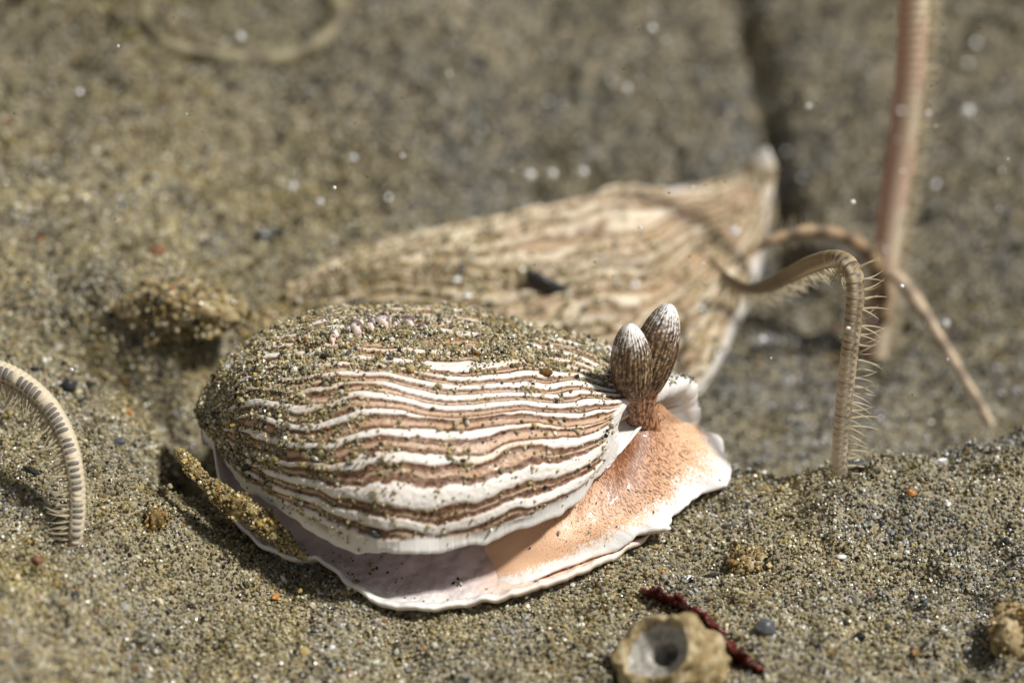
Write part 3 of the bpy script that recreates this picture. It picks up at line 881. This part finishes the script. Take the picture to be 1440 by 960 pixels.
spines(arm, fr, range(kb + 12, int(n * .93), 5), [(math.pi * 0.98, 0.85, 0.25), (math.pi * 1.06, 0.65, 0.0)], sv)

# pale arm with dark plates, left edge of the picture
zl = 6.0
Lb = at_z(106, 750, zl)
path = [at_y(104, 772, Lb[1]), at_y(107, 745, Lb[1] + .2), at_y(109, 705, Lb[1] + 1.5), at_y(104, 655, Lb[1] + 3.0), at_y(92, 612, Lb[1] + 5.0), at_y(68, 570, Lb[1] + 7.0), at_y(35, 540, Lb[1] + 8.5), at_y(0, 522, Lb[1] + 9.5), at_y(-45, 512, Lb[1] + 10.5)]
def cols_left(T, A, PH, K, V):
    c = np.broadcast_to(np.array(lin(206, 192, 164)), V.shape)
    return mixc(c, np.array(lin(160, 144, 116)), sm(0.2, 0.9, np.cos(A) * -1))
nseg = 44
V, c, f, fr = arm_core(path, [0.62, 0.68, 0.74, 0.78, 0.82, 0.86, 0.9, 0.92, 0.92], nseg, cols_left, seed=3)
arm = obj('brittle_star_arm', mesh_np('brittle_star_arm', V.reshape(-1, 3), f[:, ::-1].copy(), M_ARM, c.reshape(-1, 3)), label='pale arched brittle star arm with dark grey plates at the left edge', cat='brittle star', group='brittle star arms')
C, X, Y, T, R, tt = fr
# dark back plates, one to a joint, and the smaller side plates
def plate_mesh(w, h, th, colr):
    bm = bmesh.new()
    bmesh.ops.create_uvsphere(bm, u_segments=10, v_segments=5, radius=1.0)
    v = np.array([x.co[:] for x in bm.verts]); f = [[x.index for x in p.verts] for p in bm.faces]
    bm.free()
    v = np.sign(v) * np.abs(v) ** 0.75
    v = v * np.array([w, h, th])
    v[:, 2] -= 0.55 * (v[:, 0] / max(w, .01)) ** 2 * w * 0.45
    return mesh_np('arm_plate', v, f, M_ARM, np.broadcast_to(np.array(colr), v.shape))
PD = [plate_mesh(0.62, 0.25, 0.12, lin(108, 102, 96)), plate_mesh(0.62, 0.25, 0.12, lin(134, 126, 116)), plate_mesh(0.6, 0.25, 0.12, lin(206, 190, 164))]
PS = [plate_mesh(0.24, 0.2, 0.1, lin(112, 100, 96)), plate_mesh(0.24, 0.2, 0.1, lin(150, 138, 122))]
seq = [0, 0, 2, 0, 0, 1, 0, 0, 1, 2, 2, 0, 1, 0, 0, 0, 2, 1]
for s_ in range(1, nseg):
    i = s_ * 8
    if i >= len(C): break
    for a, lst, pick in ((math.pi * 0.42, PD, seq[s_ % len(seq)]), (math.pi * 0.80, PS, s_ % 2)):
        side = X[i] * math.cos(a) + Y[i] * math.sin(a)
        o = obj('arm_plate', lst[pick], arm)
        tang = np.cross(T[i], side)
        from mathutils import Matrix
        m = Matrix((Vector(tang).normalized(), Vector(T[i]).normalized(), Vector(side).normalized())).transposed().to_4x4()
        o.matrix_local = Matrix.Translation(Vector((C[i] + side * R[i] * 0.93) * S)) @ m @ Matrix.Rotation(random.uniform(-.12, .12), 4, 'Z') @ Matrix.Scale(R[i] * random.uniform(.88, 1.06), 4)
sv = spine_variants(2.4, 0.14)
spines(arm, fr, range(10, len(C) - 8, 8), [(math.pi * 0.96, 0.75, -0.25), (math.pi * 1.1, 1.0, -0.1), (math.pi * 0.86, 0.4, -0.2)], sv)
spines(arm, fr, range(10, len(C) - 8, 8), [(0.02, 0.32, 0.5)], sv)

# thick pink blurred arm
Z0 = -8.5
Pb = at_z(1233, 486, Z0)
path = [at_y(1231, 500, Pb[1]), at_y(1236, 440, Pb[1] + .3), at_y(1246, 365, Pb[1] + .8), at_y(1256, 290, Pb[1] + 1.2), at_y(1268, 210, Pb[1] + 1.5), at_y(1278, 130, Pb[1] + 1.5), at_y(1284, 50, Pb[1] + 1.5), at_y(1288, -60, Pb[1] + 1.5), at_y(1285, -200, Pb[1] + 1)]
def cols_pink(T, A, PH, K, V):
    q = sm(-0.2, 0.5, np.sin(T * 26 + 1.0))
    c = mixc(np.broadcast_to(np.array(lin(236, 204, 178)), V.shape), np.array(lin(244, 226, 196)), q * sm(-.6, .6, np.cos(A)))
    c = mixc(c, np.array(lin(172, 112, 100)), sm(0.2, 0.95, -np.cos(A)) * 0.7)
    return mixc(c, np.array(lin(90, 62, 46)), 0.4 * sm(.65, .8, PH))
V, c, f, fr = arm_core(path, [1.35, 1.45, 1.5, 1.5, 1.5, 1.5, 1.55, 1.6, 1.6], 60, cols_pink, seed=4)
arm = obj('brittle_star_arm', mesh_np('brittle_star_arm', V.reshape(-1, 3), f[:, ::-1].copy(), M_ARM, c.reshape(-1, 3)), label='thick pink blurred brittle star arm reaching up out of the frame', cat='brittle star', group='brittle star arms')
sv = spine_variants(2.2, 0.14)
spines(arm, fr, range(10, len(fr[0]) - 8, 5), [(math.pi * 0.04, 0.9, 0.25), (math.pi * 0.2, .7, .2), (math.pi * -0.1, .8, .2), (math.pi * 0.1, .8, -.1)], sv, joined=True)

# blurred arch behind the sharp arm
ya = Pb[1] - 3
path = [at_y(1030, 372, ya - 4), at_y(1062, 350, ya - 3), at_y(1100, 332, ya - 2), at_y(1140, 324, ya - 1), at_y(1185, 332, ya), at_y(1222, 356, ya + 1), at_y(1238, 400, ya + 1.5), at_y(1240, 450, ya + 2)]
def cols_arch(T, A, PH, K, V):
    c = mixc(np.broadcast_to(np.array(lin(164, 138, 106)), V.shape), np.array(lin(104, 86, 66)), sm(-0.4, 0.7, np.sin(T * 52)))
    return c
V, c, f, fr = arm_core(path, [0.2, 0.45, 0.6, 0.65, 0.7, 0.75, 0.8, 0.85], 50, cols_arch, seed=5)
arm = obj('brittle_star_arm', mesh_np('brittle_star_arm', V.reshape(-1, 3), f[:, ::-1].copy(), M_ARM, c.reshape(-1, 3)), label='thin blurred brittle star arm arching from the pink arm to the far slug', cat='brittle star', group='brittle star arms')
sv = spine_variants(1.9, 0.10)
spines(arm, fr, range(40, len(fr[0]) - 8, 8), [(math.pi * 0.95, 0.8, 0.1), (math.pi * 0.05, .7, .1)], sv, joined=True)

# thin arm slanting down to the right
path = [at_y(1252, 384, ya + 1), at_y(1268, 396, ya), at_y(1300, 440, ya - 3), at_y(1330, 488, ya - 6), at_y(1358, 535, ya - 9), at_y(1382, 575, ya - 11), at_y(1402, 615, ya - 13), at_y(1420, 660, ya - 15)]
def cols_thin(T, A, PH, K, V):
    c = mixc(np.broadcast_to(np.array(lin(196, 174, 146)), V.shape), np.array(lin(132, 114, 96)), 0.8 * sm(-0.3, 0.7, np.sin(T * 44 + 2.5)))
    return c
V, c, f, fr = arm_core(path, [0.6, 0.75, 0.58, 0.5, 0.46, 0.42, 0.4, 0.36], 56, cols_thin, seed=6)
arm = obj('brittle_star_arm', mesh_np('brittle_star_arm', V.reshape(-1, 3), f[:, ::-1].copy(), M_ARM, c.reshape(-1, 3)), label='thin banded brittle star arm slanting down to the right behind the crest', cat='brittle star', group='brittle star arms')
sv = spine_variants(0.9, 0.07)
spines(arm, fr, range(12, len(fr[0]) - 8, 9), [(math.pi * 0.95, 0.8, 0.1), (math.pi * 0.05, .8, .1)], sv, joined=True)

def on_floor(px, py, lift=0.0):
    """point on the sea floor seen at a pixel"""
    d = ray(px, py)
    ss = np.linspace(120, 420, 3000)
    Q = CAM + d * ss[:, None]
    below = np.where(Q[:, 2] < ground(Q[:, 0], Q[:, 1]))[0]
    q = Q[below[0]] if len(below) else Q[-1]
    return np.array([q[0], q[1], float(ground(q[0], q[1])) + lift])

# sand-coloured loop lying on the far slope, top left
path = [on_floor(x, y, 0.4) for x, y in ((205, 4), (208, 40), (240, 70), (300, 84), (380, 90), (440, 72), (474, 40), (474, 8))]
path.append(path[-1] + np.array([-1.5, 6, 1.5]))
def cols_loop(T, A, PH, K, V):
    return mixc(np.broadcast_to(np.array(lin(132, 122, 92)), V.shape), np.array(lin(98, 88, 66)), sm(-0.1, 0.4, np.sin(T * 40 + 2.5)))
V, c, f, fr = arm_core(path, [0.5, 0.7, 0.85, 0.95, 1.05, 1.15, 1.2, 1.2, 1.2], 50, cols_loop, seed=7)
arm = obj('brittle_star_arm', mesh_np('brittle_star_arm', V.reshape(-1, 3), f[:, ::-1].copy(), M_ARM, c.reshape(-1, 3)), label='sand-coloured brittle star arm curled in a loop on the far sand, top left', cat='brittle star', group='brittle star arms')

# ------------------------------------------------------------------ debris
def rock(name, centre, dims, mat, label, cat, seed=0, rot=(0, 0, 0), detail=3, rough=0.25, group=None, angular=False):
    bm = bmesh.new()
    bmesh.ops.create_icosphere(bm, subdivisions=detail, radius=1.0)
    v = np.array([x.co[:] for x in bm.verts]); f = [[x.index for x in p.verts] for p in bm.faces]
    bm.free()
    v = v * (1 + rough * fbm(v[:, 0] * 1.4 + seed, v[:, 1] * 1.4, v[:, 2] * 1.4 + seed * 3.3, 3))[:, None]
    v = v * np.array(dims)
    o = obj(name, mesh_np(name, v, f, mat, smooth=not angular), label=label, cat=cat, group=group, loc=centre)
    o.rotation_euler = rot
    return o

M_SHELL = mottled('white_shell', (0.70, 0.66, 0.58), (0.85, 0.83, 0.79), 0.5, 0.3, 0.6)
M_AMBER = mottled('amber_grain', (0.30, 0.11, 0.02), (0.42, 0.19, 0.05), 0.5, 0.35, 0.5)
M_ORANGE = mottled('orange_flake', (0.55, 0.20, 0.03), (0.50, 0.25, 0.07), 0.4, 0.4, 0.5)
M_BLACK = mottled('black_grain', (0.012, 0.012, 0.012), (0.05, 0.05, 0.052), 0.4, 0.3, 0.5)
M_SLATE = mottled('slate_grain', (0.06, 0.065, 0.07), (0.12, 0.125, 0.13), 0.5, 0.4, 0.5)
M_RUST = mottled('rust_pebble', (0.16, 0.07, 0.035), (0.26, 0.13, 0.07), 0.8, 0.5, 0.4)
M_REDALGA = mottled('red_alga', (0.045, 0.006, 0.006), (0.17, 0.022, 0.015), 1.0, 0.25, 0.6, 0.4)
M_CRUST = mottled('tan_crust', (0.20, 0.13, 0.05), (0.50, 0.42, 0.27), 1.1, 0.55, 0.4, 0.8, (0.36, 0.27, 0.13))
M_CRUSTIN = mottled('grey_lining', (0.22, 0.20, 0.17), (0.50, 0.47, 0.40), 0.8, 0.45, 0.5, 0.5)
M_WHITEP = mottled('white_particle', (0.75, 0.75, 0.75), (0.9, 0.9, 0.9), 0.3, 0.2, 0.8)
M_SPECK = mottled('brown_speck', (0.10, 0.05, 0.015), (0.28, 0.15, 0.04), 0.3, 0.6, 0.3)
M_BROWNFLEECE = mottled('brown_fleece', (0.16, 0.10, 0.035), (0.36, 0.27, 0.12), 0.6, 0.7, 0.3, 0.6)

def fl(px, py, lift, *a, **k):
    return rock(a[0], on_floor(px, py, lift), *a[1:], **k)
fl(1322, 656, 0.45, 'shell_chip', (0.75, 0.35, 0.62), M_SHELL, 'white shell chip standing in the sand right of the sharp arm', 'shell chip', seed=1, rot=(0.5, 0.2, 0.4), angular=True, detail=2)
fl(80, 496, 0.3, 'shell_chip', (0.25, 0.2, 0.6), M_SHELL, 'white shell sliver above the pale arm at left', 'shell chip', seed=2, rot=(0.2, 0.9, 0.2), detail=2)
fl(968, 815, 0.2, 'shell_chip', (0.55, 0.3, 0.22), M_SHELL, 'pale flat shell flake on sand below the slug head', 'shell chip', seed=3, rot=(0.3, 0.1, 0.6), detail=2)
fl(1183, 786, 0.2, 'shell_chip', (0.42, 0.25, 0.2), M_SHELL, 'tiny white shell flake on the open sand at right', 'shell chip', seed=31, rot=(0.1, 0.1, 0.2), detail=2)
fl(1281, 698, 0.3, 'amber_grain', (0.5, 0.4, 0.45), M_AMBER, 'angular amber brown grain below the white shell chip', 'sand grain', seed=4, angular=True, detail=2)
fl(182, 585, 0.3, 'orange_flake', (0.28, 0.2, 0.55), M_ORANGE, 'orange flake standing in the sand left of the slug tail', 'flake', seed=5, rot=(0.1, -0.5, 0.3), detail=2)
fl(932, 806, 0.15, 'red_grain', (0.2, 0.18, 0.18), M_ORANGE, 'tiny orange red grain below the slug head', 'sand grain', seed=6, detail=2)
fl(95, 548, 0.3, 'black_pebble', (0.85, 0.6, 0.7), M_BLACK, 'black pebble in a dark pit beside the pale arm', 'pebble', seed=7)
fl(168, 625, 0.3, 'slate_pebble', (0.55, 0.42, 0.42), M_SLATE, 'dark slate pebble on the left bank', 'pebble', seed=8)
fl(376, 338, 0.5, 'black_flake', (1.5, 0.6, 0.7), M_BLACK, 'blurred black flake on the sand behind the slug tail', 'flake', seed=9, rot=(0, 0.2, 0.5))
fl(222, 360, 0.5, 'rust_pebble', (0.85, 0.7, 0.65), M_RUST, 'blurred rust brown pebble on the upper left sand', 'pebble', seed=10)
fl(54, 790, 0.2, 'rust_pebble', (0.5, 0.45, 0.4), M_RUST, 'round rust brown pebble below the pale arm', 'pebble', seed=11)
fl(1075, 889, 0.4, 'slate_pebble', (0.95, 0.7, 0.7), M_SLATE, 'dark slate pebble right of the red alga', 'pebble', seed=12)
fl(388, 842, 0.25, 'amber_grain', (0.28, 0.2, 0.6), M_ORANGE, 'ochre splinter lying on the sand below the slug foot', 'splinter', seed=13, rot=(1.3, 0.2, -0.5), detail=2)
fl(46, 665, 0.2, 'black_splinter', (0.85, 0.22, 0.2), M_BLACK, 'black splinter on the sand under the pale arm', 'splinter', seed=14, rot=(0, 0.3, -0.3))
fl(52, 522, 0.2, 'black_splinter', (0.7, 0.2, 0.2), M_BLACK, 'black splinter on the sand above the pale arm', 'splinter', seed=15, rot=(0, 0.05, 0.05))
fl(1222, 732, 0.2, 'black_grain', (0.3, 0.3, 0.22), M_BLACK, 'left of two black grains on the open sand at right', 'sand grain', seed=16, detail=2)
fl(1236, 735, 0.2, 'black_grain', (0.36, 0.2, 0.2), M_BLACK, 'right of two black grains on the open sand at right', 'sand grain', seed=17, detail=2)
fl(1000, 812, 0.25, 'black_splinter', (1.0, 0.16, 0.16), M_BLACK, 'thin dark splinter on sand beside the pale flake', 'splinter', seed=18, rot=(0, -0.12, 0.2))
fl(1208, 656, 0.3, 'black_splinter', (1.3, 0.3, 0.2), M_SLATE, 'dark splinter lying at the foot of the sharp arm', 'splinter', seed=19, rot=(0, -0.1, 0.1))

def front_of(info, px, py, lift=0.1):
    P = info[0].reshape(-1, 3); n = info[1].reshape(-1, 3)
    qx, qy, w = project(P)
    d = (qx - px) ** 2 + (qy - py) ** 2
    k = np.where(d < 40)[0]
    k = k[np.argmin(w[k])] if len(k) else np.argmin(d)
    return P[k] + n[k] * lift
rock('brown_grain', front_of(mantle_info, 770, 521, .25), (0.5, 0.3, 0.5), M_SPECK, 'round brown grain stuck on the upper stripes of the near slug', 'sand grain', seed=20, rot=(0.2, 0.2, 0))
rock('black_flake', front_of(far_info, 764, 398, .4), (2.4, 0.5, 0.9), M_BLACK, 'black flake lying across the back of the far slug', 'flake', seed=21, rot=(0, 0.45, -0.1))
rock('black_flake', front_of(mantle_info, 522, 752, .2), (0.75, 0.3, 0.3), M_BLACK, 'black flake stuck near the lower edge of the near slug', 'flake', seed=22, rot=(0, 0.5, 0))
rock('black_flake', front_of(mantle_info, 345, 658, .2), (0.65, 0.25, 0.3), M_BLACK, 'black flake stuck on the near slug just above its pale tail edge', 'flake', seed=23, rot=(0, -0.6, 0))

def crusted(name, path, rad, label, cat, mat, seed, lump=0.35, grains=2600, gsize=0.17):
    n, nc = 120, 28
    V, c, f, fr = tube(path, rad, n, nc, lambda T, A, V: V * 0)
    C = fr[0][:, None]
    d = V - C
    nz = fbm(V[..., 0] / 1.1 + seed, V[..., 1] / 1.1, V[..., 2] / 1.1, 3)
    V = C + d * (1 + lump * 1.3 * nz)[..., None]
    # round the ends
    o = obj(name, mesh_np(name, V.reshape(-1, 3), f[:, ::-1].copy(), mat), label=label, cat=cat)
    i = RNG.integers(2, n - 2, grains); j = RNG.integers(0, nc, grains)
    keep = fbm(V[i, j, 0] / .9, V[i, j, 1] / .9, V[i, j, 2] / .9 + 9, 2) > -0.75
    i, j = i[keep], j[keep]
    Q = V[i, j] + d[i, j] * RNG.uniform(0.0, 0.35, len(i))[:, None]
    grain_cloud('sand_crust', Q, np.clip(gsize * np.exp(RNG.normal(0, .3, len(i))), .06, .4), parent=o, lumps=np.array([[1.1, 0.95, 0.62]]))
    return o
tw = [at_z(x, y, z) for x, y, z in ((252, 632, 7.4), (268, 655, 7.2), (292, 680, 6.8), (322, 702, 6.4), (352, 722, 5.6), (378, 742, 4.6), (404, 764, 3.4), (432, 788, 2.0))]
crusted('sand_crusted_twig', tw, [0.22, 0.42, 0.5, 0.6, 0.85, 0.8, 0.75, 0.5, 0.08], 'sand-crusted twig slanting across the near slug tail', 'twig', M_BROWNFLEECE, 3, grains=2600, gsize=0.14)

# clump of grit and shell bits above the pit at left
cl = rock('grit_clump', on_floor(250, 455, 1.2), (4.2, 3.0, 2.6), M_CRUST, 'lumpy tan clump of grit overhanging the dark pit at left', 'grit clump', seed=40, rough=0.55, detail=5)
def coat(o, n, size, warm=(1.05, 0.95, 0.75)):
    me = o.data
    co = np.array([v.co[:] for v in me.vertices]) / S; no = np.array([v.normal[:] for v in me.vertices])
    i = RNG.integers(0, len(co), n)
    Q = co[i] + RNG.normal(0, 0.12, (n, 3)) + no[i] * RNG.uniform(0, 0.25, n)[:, None]
    grain_cloud('sand_crust', Q, np.clip(size * np.exp(RNG.normal(0, .35, n)), .06, .6), parent=o, lumps=np.array([warm]))
coat(cl, 1600, 0.24)
c2 = rock('grit_clump', on_floor(372, 470, 0.6), (2.6, 2.6, 1.6), M_CRUST, 'small sandy clump behind the near slug tail', 'grit clump', seed=41, rough=0.5, detail=4)
coat(c2, 700, 0.22)
c3 = rock('fleece_tuft', on_floor(216, 740, 0.5), (0.8, 0.7, 1.2), M_BROWNFLEECE, 'amber brown fuzzy tuft on the bank left of the twig', 'tuft', seed=42, rough=0.6, detail=4, rot=(0, .3, 0))
coat(c3, 160, 0.13, (1.0, 0.72, 0.35))
c4 = rock('grit_clump', on_floor(1052, 795, 0.4), (1.3, 1.0, 0.8), M_CRUST, 'small ochre grit clump on the sand below the slug head', 'grit clump', seed=43, rough=0.6, detail=4)
coat(c4, 240, 0.16, (1.1, 0.9, 0.6))
c5 = rock('grit_clump', on_floor(1432, 905, 1.0), (2.2, 2.0, 2.6), M_CRUST, 'blurred ochre grit clump at the lower right corner', 'grit clump', seed=44, rough=0.6, detail=4)
coat(c5, 500, 0.22, (1.1, 0.9, 0.6))

# broken tube in the lower right foreground: crusted outer wall, pale lining, dark hole
def crust_tube():
    base = on_floor(946, 948, 0.0)
    ax = np.array([-0.55, -0.45, 0.70]); ax /= np.linalg.norm(ax)
    e1 = np.cross(ax, [0, 0, 1.0]); e1 /= np.linalg.norm(e1); e2 = np.cross(ax, e1)
    prof = [(3.0, -4.0), (3.3, -1.5), (3.4, 0.6), (3.3, 1.9), (3.0, 2.5), (2.6, 2.6), (2.3, 2.2), (2.0, 1.8), (1.6, 1.5), (1.1, 1.2), (0.8, 0.4), (0.65, -0.8), (0.1, -1.2)]
    pr = spline(np.array(prof), np.linspace(0, 1, 70))
    ang = np.linspace(0, 2 * math.pi, 90, endpoint=False)
    r, h = pr[:, :1], pr[:, 1:]
    wr = 1 + 0.16 * np.sin(ang * 2 + .6)[None] + 0.14 * vnoise(np.cos(ang) * 1.6, np.sin(ang) * 1.6, 3.0)[None]
    V = (ax[None, None] * h[..., None] + e1[None, None] * (r * wr * np.cos(ang)[None])[..., None] + e2[None, None] * (r * 1.15 * wr * np.sin(ang)[None])[..., None])
    nz = fbm(V[..., 0] / 1.2, V[..., 1] / 1.2, V[..., 2] / 1.2, 3)
    V = V * (1 + 0.12 * nz)[..., None]
    f = grid_faces(70, 90, True)
    k = 36
    root = bpy.data.objects.new('crusted_tube', None); COL.objects.link(root)
    root.location = Vector((base + np.array([0, 0, 1.6])) * S)
    root['label'] = 'broken tan crusted tube with dark hole in the lower right foreground'; root['category'] = 'tube'
    o = obj('outer_wall', mesh_np('outer_wall', V[:k].reshape(-1, 3), grid_faces(k, 90, True), M_CRUST), root)
    obj('lining', mesh_np('lining', V[k - 1:].reshape(-1, 3), grid_faces(70 - k + 1, 90, True), M_CRUSTIN), root)
crust_tube()

# ragged red alga behind the tube
def alga(name, path, widths, label, seed):
    n, m = 70, 16
    C = arc_spline(path, n)
    T = np.gradient(C, axis=0); T /= np.linalg.norm(T, axis=1, keepdims=True)
    side = np.cross(T, [0, 0, 1.0]); side /= np.linalg.norm(side, axis=1, keepdims=True)
    upn = np.cross(side, T)
    w = np.interp(np.linspace(0, 1, n), np.linspace(0, 1, len(widths)), widths)
    t = np.linspace(-1, 1, m)
    ragged = 1 + 0.35 * vnoise(np.arange(n) / 3.0, seed, 1.0)
    V = C[:, None] + (side * 0.5 + upn * 0.85)[:, None] * (w * ragged)[:, None, None] * t[None, :, None]
    V = V + side[:, None] * (0.5 * vnoise(np.arange(n)[:, None] / 6.0, t[None] * 1.5, seed))[..., None]
    th = 0.14
    nn = np.cross(np.gradient(V, axis=0), np.gradient(V, axis=1)); nn /= np.linalg.norm(nn, axis=2, keepdims=True) + 1e-9
    top, bot = V + nn * th, V - nn * th
    ring = np.concatenate([top, bot[:, ::-1]], 1)
    return obj(name, mesh_np(name, ring.reshape(-1, 3), grid_faces(n, 2 * m, True)[:, ::-1].copy(), M_REDALGA), label=label, cat='alga')
alga('red_alga', [on_floor(903, 838, .6), on_floor(940, 858, 1.0), on_floor(985, 882, 1.0), on_floor(1018, 900, .5)], [0.4, 1.3, 1.8, 1.5, 0.4], 'dark red alga scrap behind the crusted tube', 3.0)
alga('red_alga', [on_floor(1000, 908, .4), on_floor(1030, 930, .9), on_floor(1072, 950, .5)], [0.6, 1.7, 1.6, 0.5], 'dark red alga scrap right of the crusted tube', 6.0)

# ------------------------------------------------------------------ specks drifting in the water
def specks(name, P, R, mat, label):
    bm = bmesh.new(); bmesh.ops.create_icosphere(bm, subdivisions=2, radius=1.0)
    v0 = np.array([x.co[:] for x in bm.verts]); f0 = np.array([[x.index for x in p.verts] for p in bm.faces]); bm.free()
    V = np.concatenate([p + v0 * r * RNG.uniform(.7, 1.3, (1, 3)) for p, r in zip(P, R)])
    F = np.concatenate([f0 + i * len(v0) for i in range(len(P))])
    return obj(name, mesh_np(name, V, F, mat), label=label, cat='particles', kind='stuff')
pp, rr = [], []
for px, py, depth, r in ((1360, 157, 190, .26), (745, 246, 196, .3), (777, 245, 196, .22), (820, 242, 196, .22), (1072, 477, 202, .26), (917, 40, 196, .22), (643, 393, 206, .22), (657, 416, 212, .22), (1033, 326, 200, .24), (1315, 260, 190, .2), (893, 400, 200, .2), (987, 435, 200, .18), (339, 52, 196, .22), (412, 262, 198, .2), (112, 130, 200, .18), (882, 125, 192, .2), (1305, 160, 205, .16), (1330, 455, 206, .2), (450, 284, 204, .18), (497, 222, 200, .18), (1408, 240, 200, .14)):
    d = ray(px, py); pp.append(CAM + d * depth / (d @ FWD)); rr.append(r * 1.3)
while len(pp) < 60:
    px, py = RNG.uniform(0, 1440), RNG.uniform(0, 520)
    d = ray(px, py); dep = RNG.uniform(185, 228)
    pp.append(CAM + d * dep / (d @ FWD)); rr.append(RNG.uniform(.08, .2))
specks('drifting_particles', pp, rr, M_WHITEP, 'pale round particles drifting in the water before the scene')
pp, rr = [], []
while len(pp) < 240:
    px, py = RNG.uniform(0, 1440), RNG.uniform(0, 620)
    d = ray(px, py); dep = RNG.uniform(214, 246)
    q = CAM + d * dep / (d @ FWD)
    if q[2] > ground(q[0], q[1]) + 2:
        pp.append(q); rr.append(RNG.uniform(.04, .085))
specks('drifting_specks', pp, rr, M_SPECK, 'tiny brown specks drifting in the water above the sand')
